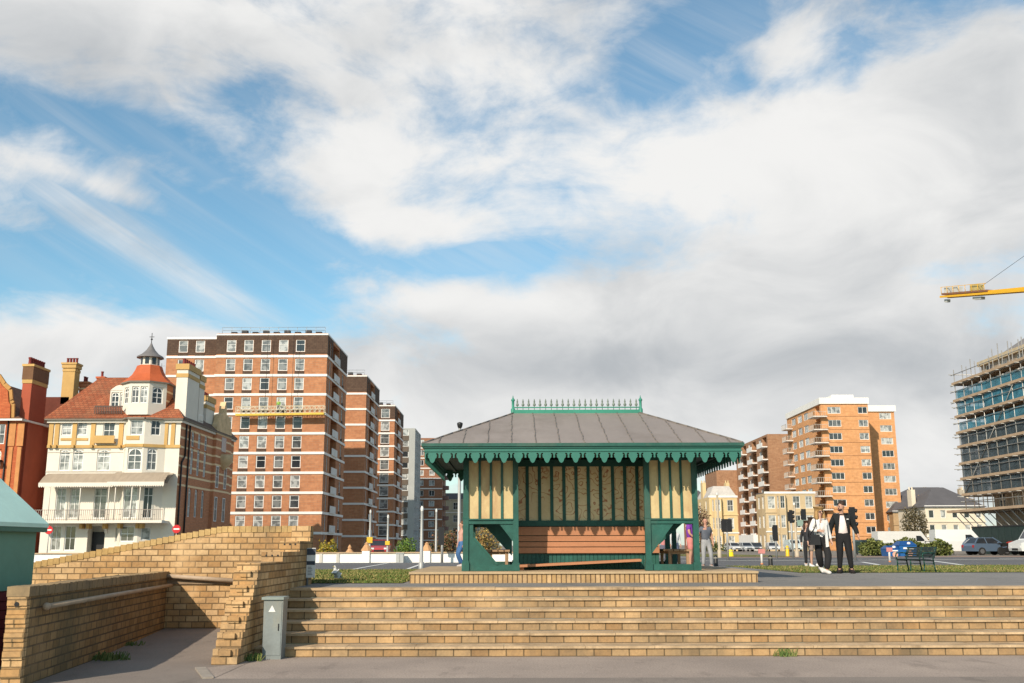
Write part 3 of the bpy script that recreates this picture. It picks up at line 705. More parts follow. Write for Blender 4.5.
    run((-e,y0_,zt_),(e,y0_,zt_));run((e,y0_,zt_),(e,y1_,zt_));run((e,y1_,zt_),(-e,y1_,zt_));run((-e,y1_,zt_),(-e,y0_,zt_))
def base_(n,r): return base(n,r)
shelter()
# ================= BUILDINGS =================
red_b=brick('flats_brick',(.40,.17,.085),(.47,.215,.11),(.34,.2,.13),.9,.30,.02,st=.0,var=.12,bm=.05,vscale=.1)
brown_clad=brick('brown_tile_cladding',(.085,.052,.038),(.11,.07,.05),(.05,.035,.03),.6,.28,.02,st=0,var=.12,bm=.1,vscale=.15)
bandw=mat('band_white',(.72,.70,.67),.6,var=.06,scale=.3)
def flats(label,X0,X1,Y0,Y1,zt,nfl,scols,wall_m=None,sw=None,eside=True,sz=(1.35,1.75),top=True,setback=None,cat='apartment block',roofbits=True):
    z0=ZG(Y0);fh=(zt-z0-.6)/nfl;wall_m=wall_m or red_b
    t=thing('apartment_block',label,cat,((X0+X1)/2,Y0,z0),0,'brick apartment blocks along the avenue')
    ox,oy,oz=t.location;A=lambda x,y:(x-ox,y-oy)
    wb=MB();zz=lambda k:(k*fh)
    H=zt-z0
    swin=[(X-X0,zz(k)+fh*.56,*sz,'case') for k in range(nfl) for X in scols]
    fm=frame_w
    wall(wb,A(X0,Y0),A(X1,Y0),0,H,swin,parent=t)
    D=Y1-Y0;win=[];
    for k in range(nfl):
        zc=zz(k)+fh*.55
        if eside:
            win+=[(D*.07,zc-.1,.5,2.1,'plain'),(D*.16,zc-.1,.9,2.1,'plain'),(D*.42,zc-.05,D*.30,2.35,'recess'),(D*.80,zc,1.3,1.7,'case')]
    wall(wb,A(X1,Y0),A(X1,Y1),0,H,win,parent=t)
    wall(wb,A(X1,Y1),A(X0,Y1),0,H);wall(wb,A(X0,Y1),A(X0,Y0),0,H)
    wb.build('wall',wall_m,t)
    # cladding of the top storey and under the windows
    cl=MB()
    if top:
        wall(cl,(X0-ox-.06,-.06),(X1-ox+.06,-.06),zz(nfl-1)+.35,H-.25,[(X-X0+.06,zz(nfl-1)+fh*.56,sz[0]+.1,sz[1]+.1,'x') for X in scols],.1)
        if eside: cl.build('tile_cladding',brown_clad,t);cl=MB();wall(cl,(X1-ox+.06,-.06),(X1-ox+.06,D*.26),zz(nfl-1)+.35,H-.25,[(D*.07+.06,zz(nfl-1)+fh*.55-.1,.6,2.15,'x'),(D*.16+.06,zz(nfl-1)+fh*.55-.1,1.,2.15,'x')],.1);cl.build('tile_cladding',brown_clad,t);cl=MB();cl.box(X1-ox,X1-ox+.06,D*.60,D+.02,zz(nfl-1)+.35,H-.25)
    for k in range(nfl-1):
        pass
    cl.build('tile_cladding',brown_clad,t)
    for k in range(1,nfl+1):
        b=MB();h=.34 if k<nfl else .22;z=zz(k)+(.0 if k<nfl else .42);p=.10
        b.box(X0-ox-p,X1-ox+p,-p,.0,z-h/2,z+h/2)
        b.box(X1-ox,X1-ox+p,0,D+p,z-h/2,z+h/2);b.build('floor_band',bandw,t)
        if eside:
            q=MB();z=zz(k-1);q.box(X1-ox-1.3,X1-ox+.28,D*.28,D*.56,z+.12,z+.22);o=q.build('balcony',bandw,t)
            q=MB();q.box(X1-ox+.22,X1-ox+.28,D*.285,D*.555,z+.24,z+1.15);q.build('balcony_panel',mat('balcony_panel',(.60,.59,.57),.6,var=.2,scale=.5),o)
    b=MB();b.box(X0-ox+.2,X1-ox-.2,.2,D-.2,H-.15,H+.02);b.build('roof',mat('flat_roof',(.14,.13,.125),.9),t)
    if roofbits:
        b=MB();
        for k in range(9):
            x=X0-ox+2+(X1-X0-3.5)*k/8;b.box(x-.5,x+.3,1.5,2.3,H,H+.55+.25*(k%2))
        b.build('roof_vent',mat('dark_roof_bits',(.05,.05,.055),.7),t)
        b=MB()
        for z in (.55,1.0): b.tube((X0-ox+.5,.6,H+z),(X1-ox-.5,.6,H+z),.03,n=5)
        for k in range(12): x=X0-ox+.5+(X1-X0-1)*k/11;b.tube((x,.6,H),(x,.6,H+1.),.03,n=5)
        b.build('roof_rail',grey_metal,t)
    return t
# B3 - the nearest block with the work cradle
XR=-26.3;x_step=W(216,360,139).x
cols=[W(p,380,139).x for p in (229.5,247,264.5,282,299)]
t3=flats('tall red brick apartment block nearest on the avenue, a work cradle on its front',x_step,XR,139,156,31.4,11,cols)
def wing():
    X0=W(167,350,141.5).x;X1=x_step-.1;t=t3;oy=139
    ox=t.location.x;H=W(190,337.5,141.5).z-t.location.z;nfl=11;fh=(H-.1)/nfl
    b=MB();cs=[W(p,350,141.5).x for p in (183,200)]
    wall(b,(X0-ox,2.5),(X1-ox,2.5),0,H,[(x-X0,fh*k+fh*.56,1.35,1.75,'case') for k in range(4,nfl) for x in cs],parent=t)
    wall(b,(X1-ox,2.5),(X1-ox,15),0,H);wall(b,(X1-ox,15),(X0-ox,15),0,H);wall(b,(X0-ox,15),(X0-ox,2.5),0,H);b.quad((X0-ox,2.5,H),(X1-ox,2.5,H),(X1-ox,15,H),(X0-ox,15,H))
    w_=b.build('side_wing',red_b,t)
    for k in range(1,nfl+1):
        q=MB();q.box(X0-ox-.08,X1-ox,2.4,2.5,fh*k-.17,fh*k+.15);q.build('floor_band',bandw,w_)
    q=MB();wall(q,(X0-ox,2.44),(X1-ox,2.44),fh*(nfl-1)+.3,H-.3,[(x-X0,fh*(nfl-1)+fh*.56,1.45,1.85,'x') for x in cs],.08);q.build('tile_cladding',brown_clad,w_)
wing()
flats('red brick apartment block with white bands, second along the avenue',XR-16,-25.9,175,192,31.45,11,[-38,-36,-34])
flats('third red brick apartment block along the avenue, with white windows at its front edge',XR-16,-25.4,214,231,31.5,11,[-38,W(385,430,214).x],sz=(1.9,2.0))
# B6 grey glazed
def greyblock():
    X0,X1,Y0,Y1=-44,-25.2,258,274;z0=ZG(Y0);H=31.5-z0;t=thing('apartment_block','narrow grey glazed apartment block, fourth along the avenue','apartment block',(X1,Y0,z0),0,'brick apartment blocks along the avenue')
    m=mat('grey_concrete_panel',(.34,.35,.34),.7,var=.1,scale=.2);dk=mat('brown_spandrel',(.11,.085,.065),.7);b=MB();fh=H/11
    ws=[(X1-X0-2*0-2.9-1.1+0.0-(-.0),fh*k+fh*.62,4.6,1.5,'three') for k in range(11)]
    wall(b,(X0-X1,0),(0,0),0,H,ws,parent=t)
    wall(b,(0,0),(0,Y1-Y0),0,H,[(u,fh*k+fh*.6,2.6,1.7,'two') for k in range(11) for u in (3,7,12)],parent=t)
    wall(b,(0,Y1-Y0),(X0-X1,Y1-Y0),0,H);wall(b,(X0-X1,Y1-Y0),(X0-X1,0),0,H);b.quad((X0-X1,0,H),(0,0,H),(0,Y1-Y0,H),(X0-X1,Y1-Y0,H))
    b.build('wall',m,t)
    for k in range(11):
        q=MB();q.box(-6.9,-1.6,-.06,0,fh*k-.35,fh*k+fh*.33);q.build('spandrel_panel',dk,t)
greyblock()
def b7():
    X0,X1,Y0,Y1=-34,-20.3,290,306;z0=ZG(Y0);H=W(425,438,Y0).z-z0;t=thing('apartment_block','far brown brick apartment block with rounded balconies, last along the avenue','apartment block',(X1,Y0,z0),0,'brick apartment blocks along the avenue')
    b=MB();fh=H/11;m=brick('brown_brick_far',(.26,.12,.07),(.31,.15,.09),(.2,.12,.08),.9,.3,.02,st=0,var=.1,bm=.05,vscale=.1)
    wall(b,(X0-X1,0),(0,0),0,H,[(X1-X0-3,fh*(k+.55),1.6,1.6,'two') for k in range(11)]+[(X1-X0-6.2,fh*(k+.55),1.6,1.6,'two') for k in range(11)],parent=t)
    wall(b,(0,0),(0,16),0,H,[(u,fh*(k+.55),2.2,1.9,'two') for k in range(11) for u in (4,11)],parent=t)
    wall(b,(0,16),(X0-X1,16),0,H);wall(b,(X0-X1,16),(X0-X1,0),0,H);b.quad((X0-X1,0,H),(0,0,H),(0,16,H),(X0-X1,16,H));b.build('wall',m,t)
    for k in range(1,11):
        q=MB();q.box(X0-X1-.1,.1,-.1,0,fh*k-.15,fh*k+.15);q.build('floor_band',bandw,t)
        q=MB();q.lathe((0,5,fh*k-.1),[(1.7,0),(1.7,1.1),(1.55,1.1),(1.55,.15)],14);q.build('balcony',mat('balcony_brown',(.16,.09,.07),.7),t)
b7()
def cradle():
    a=W(237,407.5,138);c=W(325,404.5,138);Y=137.4
    t=thing('work_cradle','long yellow and white suspended work cradle hanging across the apartment block front','work cradle',(a.x,Y,a.z-1.0))
    L_=c.x-a.x;dz=.15;yl=mat('cradle_yellow',(.62,.42,.06),.5);b=MB()
    b.bar((0,.4,-.1),(L_,.4,dz-.1),.9,.28);b.build('platform',yl,t)
    b=MB()
    for y in (0,.8):
        for z in (.55,1.05): b.bar((0,y,z),(L_,y,z+dz),.06,.06)
    n=18
    for i in range(n+1):
        for y in (0,.8): b.bar((L_*i/n,y,dz*i/n),(L_*i/n,y,1.05+dz*i/n),.06,.06,up=(1,0,0))
    for i in range(n): b.bar((L_*i/n,0,.1+dz*i/n),(L_*(i+1)/n,0,1.0+dz*i/n),.05,.05)
    b.build('guard_rail',mat('cradle_rail',(.55,.5,.38),.5),t)
    for f_ in (.32,.62):
        b=MB();b.tube((L_*f_,.4,0),(L_*f_,.4,(31.0-t.location.z)),.03,n=5);b.build('cable',dark_metal,t)
    return t
cradle()
# B8 distant terrace
cream_s=mat('cream_stucco',(.56,.45,.27),.8,var=.1,scale=.15)
slate=mat('slate_roof',(.10,.095,.10),.7,var=.15,scale=.4)
def terrace(label,X0,X1,Y0,Y1,H,nfl,cols,m,style='sash',ww=1.3,wh=2.0,roof='mansard',bays=(),cat='terrace',roofm=None,name='terrace_building',group=None):
    z0=ZG(Y0);t=thing(name,label,cat,(X0,Y0,z0),0,group);b=MB();L_=X1-X0;D=Y1-Y0;fh=H/nfl
    cc=[L_*(i+.5)/cols for i in range(cols)]
    wall(b,(0,0),(L_,0),0,H,[(u,fh*(k+.52),ww,wh,style) for k in range(nfl) for u in cc if not any(abs(u-q)<L_/cols*.49 for q in bays)],parent=t)
    wall(b,(L_,0),(L_,D),0,H,[(u,fh*(k+.52),ww,wh,style) for k in range(nfl) for u in (D*.25,D*.7)],parent=t);wall(b,(L_,D),(0,D),0,H)
    wall(b,(0,D),(0,0),0,H,[(u,fh*(k+.52),ww,wh,style) for k in range(nfl) for u in (D*.3,D*.75)],parent=t)
    for q in bays:
        hb=H-.4;w_=L_/cols*.40;pts=[(q-w_,0),(q-w_*.62,-1.1),(q+w_*.62,-1.1),(q+w_,0)]
        for i in range(3):
            ln=(Vector(pts[i+1])-Vector(pts[i])).length
            wall(b,pts[i],pts[i+1],0,hb,[(ln/2,fh*(k+.52),min(ww,ln*.7) if i==1 else ln*.5,wh,style) for k in range(nfl)],parent=t)
        b.quad(*[(x,y,hb) for x,y in pts])
    b.build('wall',m,t)
    for k in range(1,nfl+1):
        q=MB();q.box(-.12,L_+.12,-.14,0,fh*k-.12,fh*k+.12+(.15 if k==nfl else 0));q.build('string_course',bandw if k%2 else m,t)
    r=MB()
    if roof=='mansard':
        i_=1.2;r.hexa([(0,0,H),(L_,0,H),(L_,D,H),(0,D,H)],[(i_,i_,H+2.2),(L_-i_,i_,H+2.2),(L_-i_,D-i_,H+2.2),(i_,D-i_,H+2.2)])
    elif roof=='hip': roof_hip(r,-.4,L_+.4,-.4,D+.4,H,H+3.6,min(D/2,L_*.4),L_-min(D/2,L_*.4),D/2)
    else: r.box(0,L_,0,D,H,H+.2)
    o=r.build('roof',roofm or slate,t)
    if roof!='flat':
        for u in ([0,L_] if L_<14 else [0,L_/2,L_]):
            q=MB();q.box(max(0,u-.7),min(L_,u+.7),D*.45,D*.6,H,H+3.2);[q.lathe((max(.3,min(L_-.3,u))+k_,D*.52,H+3.2),[(.14,0),(.11,.5)],6) for k_ in (-.25,.25)];q.build('chimney',m,t)
    return t
p=W(437,500,320);q=W(480,500,320)
terrace('distant cream and grey terrace seen between the avenue and the shelter',p.x,q.x+6,320,335,W(450,500,320).z-ZG(320),4,5,mat('stucco_grey_cream',(.40,.35,.25),.8),'sash',1.5,2.2,bays=())
# ================= CORNER HOTEL =================
def hotel():
    YF=100.;XL=W(46,440,YF).x;XRt=W(180,440,YF).x;z0=ZG(YF);EZ=W(110,420,YF).z
    t=thing('corner_hotel','cream and white Edwardian corner building with red tiled roof, turret and banded brick side','building',(XRt,YF,z0))
    O=Vector((XRt,YF,z0));Z=lambda py:W(110,py,YF).z-z0;X=lambda px,py=470:W(px,py,YF).x-XRt
    wm=mat('hotel_cream_wall',(.66,.61,.53),.7,var=.07,scale=.4);yl=mat('hotel_yellow_trim',(.50,.31,.11),.7,var=.15,scale=.5)
    MATS['spandrel']=wm
    tile=brick('red_roof_tile',(.27,.075,.035),(.34,.12,.06),(.13,.05,.03),.45,.32,.03,st=.12,stain=(.16,.10,.06),var=.3,bm=.3,vscale=.3)
    otile=mat('turret_tile',(.44,.10,.035),.7,var=.15,scale=1)
    H=EZ-z0;Lf=-X(46)
    # front wall
    y3=Z(428.5);h3=1.25*1.05;y2=Z(460);y1=Z(502);y0=Z(538)
    uu=lambda px,py:X(px,py)+Lf
    fw=[(uu(66.8,428),y3,1.0,1.35,'sash'),(uu(82.2,428),y3,1.0,1.35,'sash'),(uu(109,430),Z(430.5),1.2,1.7,'sash'),
        (uu(64.6,460),y2,1.05,2.1,'arch'),(uu(77.8,460),y2,1.05,2.1,'arch'),(uu(103.5,460),y2,1.35,2.1,'arch'),
        (uu(60.5,502),y1-.1,1.0,3.0,'door'),(uu(74.5,502),y1-.1,1.0,3.0,'door'),(uu(100,502),y1-.1,1.3,3.0,'door'),
        (uu(56,538),y0,1.0,2.4,'sash'),(uu(70,538),y0,1.1,2.4,'sash'),(uu(117,535),Z(535),.35,1.4,'plain')]
    b=MB();ux0,ux1=uu(122,470),uu(164,470)
    door=(uu(96,538),Z(541)-.0,1.7,2.9,'recess')
    wall(b,(-Lf,0),(-Lf+ux0,0),0,H,fw+[door],parent=t)
    wall(b,(-Lf+ux1,0),(0,0),0,H)
    # canted bay
    pts=[(-Lf+ux0,0),(-Lf+ux0+.7,-1.1),(-Lf+uu(146,470),-1.1),(-Lf+ux1,0)]
    ln=[(Vector(pts[i+1])-Vector(pts[i])).length for i in range(3)]
    wall(b,pts[0],pts[1],0,H,[(ln[0]/2,y2,.5,2.,'plain')],parent=t)
    wall(b,pts[1],pts[2],0,H,[(ln[1]*.52,y3,1.25,1.5,'sash'),(ln[1]*.52,y2,1.4,2.15,'arch'),(ln[1]*.45,y1-.1,1.35,3.0,'door'),(ln[1]*.42,Z(534),1.4,1.5,'sash')],parent=t)
    wall(b,pts[2],pts[3],0,H,[(ln[2]*.5,y3,.9,1.5,'sash'),(ln[2]*.42,y2,.95,2.15,'arch'),(ln[2]*.38,y1-.1,.9,3.0,'door'),(ln[2]*.38,Z(534),.9,1.2,'plain')],parent=t)
    b.quad((pts[0][0],0,H),*[(x,y,H) for x,y in pts[1:3]],(pts[3][0],0,H))
    D=19.5;wall(b,(-Lf,D),(-Lf,0),0,H);wall(b,(0,D),(-Lf,D),0,H)
    b.build('front_wall',wm,t)
    b=MB();d=MB();dx=-Lf+door[0];d.box(dx-.78,dx+.78,1.0,1.06,door[1]-1.45,door[1]+.9);d.build('door',black,t)
    # arched door surround
    d=MB()
    for i in range(10):
        a,c=math.pi*i/10,math.pi*(i+1)/10;zc=door[1]+.75
        P=lambda r,a,y:(dx+r*math.cos(a),y,zc+r*math.sin(a))
        d.hexa([P(.85,a,-.12),P(1.12,a,-.12),P(1.12,a,0),P(.85,a,0)],[P(.85,c,-.12),P(1.12,c,-.12),P(1.12,c,0),P(.85,c,0)])
        cx_=.85 if i<5 else -.85
        d.quad(P(.85,a,-.02),(dx+cx_,-.02,zc+.8),P(.85,c,-.02))
    d.build('door_surround',wm,t)
    # side wall: banded brick, windows
    sb=bandbrick=None
    m,nt,bb=base('banded_brick',.85)
    uv=boxuv(nt);n=nt.nodes.new('ShaderNodeTexBrick');nt.links.new(uv,n.inputs['Vector']);n.inputs['Scale'].default_value=1
    for k,v in (('Color1',(.42,.16,.075)),('Color2',(.52,.215,.105)),('Mortar',(.32,.18,.11))): n.inputs[k].default_value=(*v,1)
    n.inputs['Brick Width'].default_value=.5;n.inputs['Row Height'].default_value=.16;n.inputs['Mortar Size'].default_value=.015
    sp=nt.nodes.new('ShaderNodeSeparateXYZ');nt.links.new(nt.nodes.new('ShaderNodeNewGeometry').outputs['Position'],sp.inputs[0])
    md=nt.nodes.new('ShaderNodeMath');md.operation='MODULO';nt.links.new(sp.outputs[2],md.inputs[0]);md.inputs[1].default_value=.95
    lt=nt.nodes.new('ShaderNodeMath');lt.operation='LESS_THAN';nt.links.new(md.outputs[0],lt.inputs[0]);lt.inputs[1].default_value=.20
    hi=nt.nodes.new('ShaderNodeMath');hi.operation='GREATER_THAN';nt.links.new(sp.outputs[2],hi.inputs[0]);hi.inputs[1].default_value=7.6
    mu=nt.nodes.new('ShaderNodeMath');mu.operation='MULTIPLY';nt.links.new(lt.outputs[0],mu.inputs[0]);nt.links.new(hi.outputs[0],mu.inputs[1])
    nt.links.new(nmix(nt,mu.outputs[0],n.outputs[0],(.76,.57,.35)),bb.inputs['Base Color'])
    Ys=lambda px:(33.45/((512-px)/995.))*.985-YF
    b=MB();rows=[(Z(435),1.6,(197,203.5,210)),(Z(458),2.7,(197,203.5,210)),(Z(501),2.9,(197,203.5,210))]
    W_=[]
    for z,h,ps in rows:
        for p_ in ps: W_.append((Ys(p_)+0,z,.9,h,'arch'))
    for z,h in ((Z(468),2.6),(Z(505),2.9)):
        for p_ in (219,225.5): W_.append((Ys(p_),z,.95,h,'arch'))
    MATS_sp=MATS['spandrel'];MATS['spandrel']=m
    WIN.clear()
    wall(b,(0,0),(0,D),0,H,W_,parent=t);b.build('side_wall',m,t)
    MATS['spandrel']=wm;WIN.clear()
    # trims
    b=MB()
    b.box(-Lf-.05,-Lf+ux0-.0,-.12,0,Z(448),Z(445));b.box(-Lf+ux1,.1,-.12,0,Z(448),Z(445))
    for i in range(3):
        a=Vector((*pts[i],0));c=Vector((*pts[i+1],0));b.bar(a+Vector((0,-.04,Z(446.5))),c+Vector((0,-.04,Z(446.5))),.16,.3)
    b.build('cornice',yl,t)
    for px in (51,57,74.5,93,121,):
        b=MB();x=X(px,435);b.box(x-.22,x+.22,-.10,-.0,Z(446),Z(422));b.box(x-.15,x+.15,-.35,0,Z(448),Z(445));b.build('pilaster',yl,t)
    for px in (166,173):
        b=MB();x=X(px,435);b.box(x-.2,x+.2,-.10,-.0,Z(446),Z(422));b.build('pilaster',yl,t)
    for px in (66.8,82.2): 
        b=MB();x=X(px,438);b.box(x-.6,x+.6,-.06,0,Z(440.5),Z(438));b.build('sill',yl,t)
    for i,(px,ww) in enumerate(((137,1.4),)):
        b=MB();x=X(px,438);b.box(x-.65,x+.65,-1.16,-1.1,Z(441),Z(437));b.build('sill',yl,t)
    # loggia balcony
    b=MB();xa,xb=X(96,440),X(116,440);b.box(xa,xb,-.5,0,Z(443.5),Z(442));b.box(xa,xb,-.5,-.4,Z(442),Z(436));b.build('loggia_balcony',yl,t)
    # eaves
    b=MB();b.box(-Lf-.35,.35,-.55,.0,H-.05,H+.12);b.box(.002,.4,0,D,H-.05,H+.12)
    for i in range(3): b.bar((*pts[i],H+.03),(*pts[i+1],H+.03),.7,.16)
    b.build('eaves_gutter',mat('eaves_dark',(.20,.17,.14),.7),t)
    b=MB();b.box(-Lf-.2,.2,-.3,0,H-.3,H-.06);b.box(0.002,.25,0,D,H-.28,H-.06);b.build('eaves_board',wm,t)
    # string at 470 and first-floor
    b=MB();b.box(-Lf,-Lf+ux0,-.05,0,Z(472),Z(471));b.box(-Lf,-Lf+ux0,-.04,0,Z(452.6),Z(452));b.build('string_course',mat('hotel_string',(.45,.40,.34),.7),t)
    # canopy over the balcony
    zc1=Z(473.5);zc0=Z(484);x0=X(39,480)+.95;x1=X(169,480)+.55
    cm=mat('canopy_lead',(.33,.265,.20),.6,var=.15,scale=1,stretch=(4,1,1));b=MB()
    n=6;pr=[]
    for i in range(n+1):
        f_=i/n;pr.append((-.12-1.9*math.sin(f_*math.pi/2)*1.0 if False else -(.1+1.9*f_),zc1-(zc1-zc0)*(f_**1.5)))
    for i in range(n):
        (ya,za),(yb,zb)=pr[i],pr[i+1]
        b.quad((x0,yb-1.0*0,zb),(x1,yb,zb),(x1,ya,za),(x0,ya,za));b.quad((x0,ya,za-.05),(x1,ya,za-.05),(x1,yb,zb-.05),(x0,yb,zb-.05))
    bx0=-Lf+ux0-.2;bx1=x1
    for i in range(n):
        (ya,za),(yb,zb)=pr[i],pr[i+1];e=-.9
        b.quad((bx0,yb+e,zb+.03),(bx1,yb+e,zb+.03),(bx1-.1,ya+e,za+.03),(bx0+.1,ya+e,za+.03))
    b.build('balcony_canopy',cm,t)
    b=MB();b.box(x0,bx0,-2.06,-2.0,zc0-.32,zc0+.02)
    x=x0
    while x<bx0: b.prism([(x,zc0-.32),(x+.11,zc0-.46),(x+.22,zc0-.32)],-2.055,-2.005);x+=.22
    b.box(bx0,bx1,-2.96,-2.9,zc0-.3,zc0+.04);x=bx0
    while x<bx1-.2: b.prism([(x,zc0-.3),(x+.11,zc0-.44),(x+.22,zc0-.3)],-2.955,-2.905);x+=.22
    b.build('canopy_valance',wm,t)
    # balcony
    zb=Z(521);b=MB();b.box(X(41,520),X(169,520),-2.0,0,zb-.25,zb);b.box(bx0,bx1,-2.9,-2.0,zb-.25,zb);bal=b.build('balcony',wm,t)
    b=MB();rt=zb+1.05
    def rail(xa,xb,y):
        b.box(xa,xb,y,y+.05,rt-.06,rt);b.box(xa,xb,y,y+.04,zb+.08,zb+.12);x=xa
        while x<xb: b.box(x,x+.035,y,y+.035,zb,rt);x+=.19
        x=xa
        while x<xb-.5: b.lathe((x+.28,y+.02,zb+.55),[(.13,-.02),(.13,.02)],8,sy=1);x+=1.1
    rail(X(41,520),bx0,-1.95);rail(bx0,bx1,-2.85)
    b.build('balcony_railing',mat('railing_white_iron',(.30,.25,.22),.6),bal)
    for px in (58,88,116,126,142,150):
        b=MB();x=X(px,500);y=-1.9 if px<120 else -2.8;b.tube((x,y,zb),(x,y,zc0),.05,n=6);b.build('canopy_post',wm,t)
    for px in (84,91,107,126,144,147.5):
        b=MB();x=X(px,524);y=0 if px<120 else -1.1;b.box(x-.15,x+.15,y-.75,y,zb-.75,zb-.25);b.build('bracket',yl,t)
    # roof: main hipped + side ridge
    zr=W(120,377.5,YF+6.3).z-z0;r=MB();e=.45
    xr=X(147,440)
    ze=H+.1
    A=(-Lf-e,-.6,ze);Bq=(.45,-.6,ze);ry=6.3
    hipL=(W(100,379,YF+6.3).x-XRt,ry,zr);hipR=(-4.6,ry,zr)
    r.quad(A,Bq,hipR,hipL);r.quad((-Lf-e,13,ze),A,hipL);r.quad((-4.6,13,ze),(-Lf-e,13,ze),hipL,hipR);
    # side slope, dark slates
    r.build('tiled_roof',tile,t)
    r=MB();zs=zr-1.2;r.quad(Bq,(.45,D,ze),(-4.,D-.5,zs),hipR,m=0);r.quad((-4.,D-.5,zs),(-9,D-.5,ze),(-9,6,ze),hipR);r.quad((.45,D,ze),(-9,D,ze),(-4.,D-.5,zs));
    r.build('slate_roof',mat('brown_slate',(.10,.062,.045),.75,var=.2,scale=.5),t)
    # turret
    cx=W(148.5,400,YF+2.2).x-XRt;cy=1.9;rad=2.45;zt0=Z(415);zt1=Z(384)+.25
    b=MB();N=8;ph=math.pi/8
    P=[(cx+rad*math.cos(-math.pi/2-ph+2*math.pi*i/N),cy+rad*math.sin(-math.pi/2-ph+2*math.pi*i/N)) for i in range(N)]
    side=2*rad*math.sin(math.pi/8);zw=(Z(388.0)+Z(404.5))/2+.12
    turret_w=MB()
    for i in range(N):
        a,c=P[i],P[(i+1)%N]
        ws=[]
        if i==0: ws=[(side*.27,zw,.72,1.7,'arch'),(side*.73,zw,.72,1.7,'arch')]
        if i==1: ws=[(side*.5,zw,1.15,1.7,'arch')]
        if i==7: ws=[(side*.5,zw,1.0,1.7,'arch')]
        if i in(2,): continue
        wall(turret_w,a,c,zt0,zt1,ws,parent=t)
    turret_w.build('turret',wm,t)
    tb=MB();wall(tb,P[2],P[3],zt0,zt1);tb.build('turret_brick_side',m,t)
    b=MB();R_=rad+.25;zt2=W(148,366.5,YF+1.9).z-z0
    b.lathe((cx,cy,zt1),[(R_,-.12),(R_,0)],8,0,False,ph=ph);b.build('turret_eaves',mat('eaves_dark',(.2,.17,.14)),t)
    b=MB();hh=zt2-zt1;b.lathe((cx,cy,zt1),[(R_,0.01),(R_*.80,hh*.22),(R_*.62,hh*.48),(R_*.52,hh*.75),(R_*.46,hh)],8,0,False,ph=ph);b.build('turret_roof',otile,t)
    b=MB();z3=W(148,357.5,YF+1.9).z-z0;r2=.95;b.lathe((cx,cy,zt2),[(r2,-.05),(r2,z3-zt2)],8,0,False,ph=ph);lan=b.build('lantern',wm,t)
    for i in range(8):
        a=-math.pi/2+i*math.pi/4;b=MB();b.box(-.2,.2,-.03,.0,.15,z3-zt2-.12);o=b.build('lantern_window',glass_d,lan);o.location=(cx+.93*r2*math.cos(a)*1.0,cy+.93*r2*math.sin(a),zt2);o.rotation_euler=(0,0,a+math.pi/2)
    z4=W(148,343,YF+1.9).z-z0;z5=W(148,333,YF+1.9).z-z0;h4=z4-z3
    b=MB();b.lathe((cx,cy,z3),[(1.38,-.08),(1.34,.05),(.85,h4*.22),(.45,h4*.5),(.18,h4*.8),(.06,h4)],12);b.build('spirelet',mat('spire_lead',(.16,.15,.15),.5),t)
    b=MB();b.lathe((cx,cy,z4),[(.04,-.1),(.04,.3),(.13,.38),(.04,.5),(.035,z5-z4)],8);b.box(cx-.25,cx+.25,cy-.02,cy+.02,.62+z4,.68+z4);b.build('finial',dark_metal,t)
    # dormer left of the turret
    xa,xb=X(105,400),X(124,400);dz0=Z(410);dz1=Z(391)+.25
    b=MB();wall(b,(xa,1.2),(xb,1.2),dz0,dz1,[((xb-xa)*.27,(dz0+dz1)/2+.1,.8,1.6,'arch'),((xb-xa)*.73,(dz0+dz1)/2+.1,.8,1.6,'arch')],parent=t)
    wall(b,(xa,5),(xa,1.2),dz0,dz1);n=8;pp=[(xb-(xb-xa)*i/n,dz1+.55*math.sin(math.pi*i/n)) for i in range(n+1)]
    b.prism([(u,z) for u,z in pp],1.15,5);b.build('dormer',wm,t)
    b=MB();xa2,xb2=X(95,412),X(123,412);b.box(xa2,xb2,-.2,-.1,Z(407),Z(406));x=xa2
    while x<xb2: b.box(x,x+.07,-.19,-.12,Z(414),Z(407));x+=.17
    b.build('roof_railing',mat('railing_dark',(.09,.06,.05),.6),t)
    # chimneys
    pot=mat('chimney_pot_red',(.20,.035,.03),.7)
    def chimney(px0,px1,pyt,pyb,Y,dep,m,npots,bandm=yl,ptm=pot,side_=None):
        a=W(px0,pyt,Y);c=W(px1,pyt,Y);zb=W(px0,pyb,Y).z-z0;zt=a.z-z0;x0_=a.x-XRt;x1_=c.x-XRt;y=Y-YF
        b=MB();b.box(x0_,x1_,y,y+dep,zb,zt-.5);o=b.build('chimney',m,t)
        b=MB();b.box(x0_-.12,x1_+.12,y-.12,y+dep+.12,zt-.9,zt-.5);b.box(x0_-.05,x1_+.05,y-.05,y+dep+.05,zt-1.3,zt-1.0);b.box(x0_-.2,x1_+.2,y-.2,y+dep+.2,zt-.5,zt-.3);b.build('chimney_cap',bandm,o)
        along_x=(x1_-x0_)>dep
        for i in range(npots):
            f_=(i+.5)/npots;px_=x0_+(x1_-x0_)*(f_ if along_x else .5);py_=y+dep*(.5 if along_x else f_)
            b=MB();b.lathe((px_,py_,zt-.3),[(.17,0),(.14,.1),(.13,.5),(.17,.55),(.16,.62)],8);b.build('chimney_pot',ptm,o)
    chimney(64,76,360,404,YF+9,1.3,yl,4);
    b=MB()
    chimney(80,88,379,400,YF+11,1.0,m,2,m)
    chimney(98.5,104,374,384,YF+7,.6,otile,1,otile)
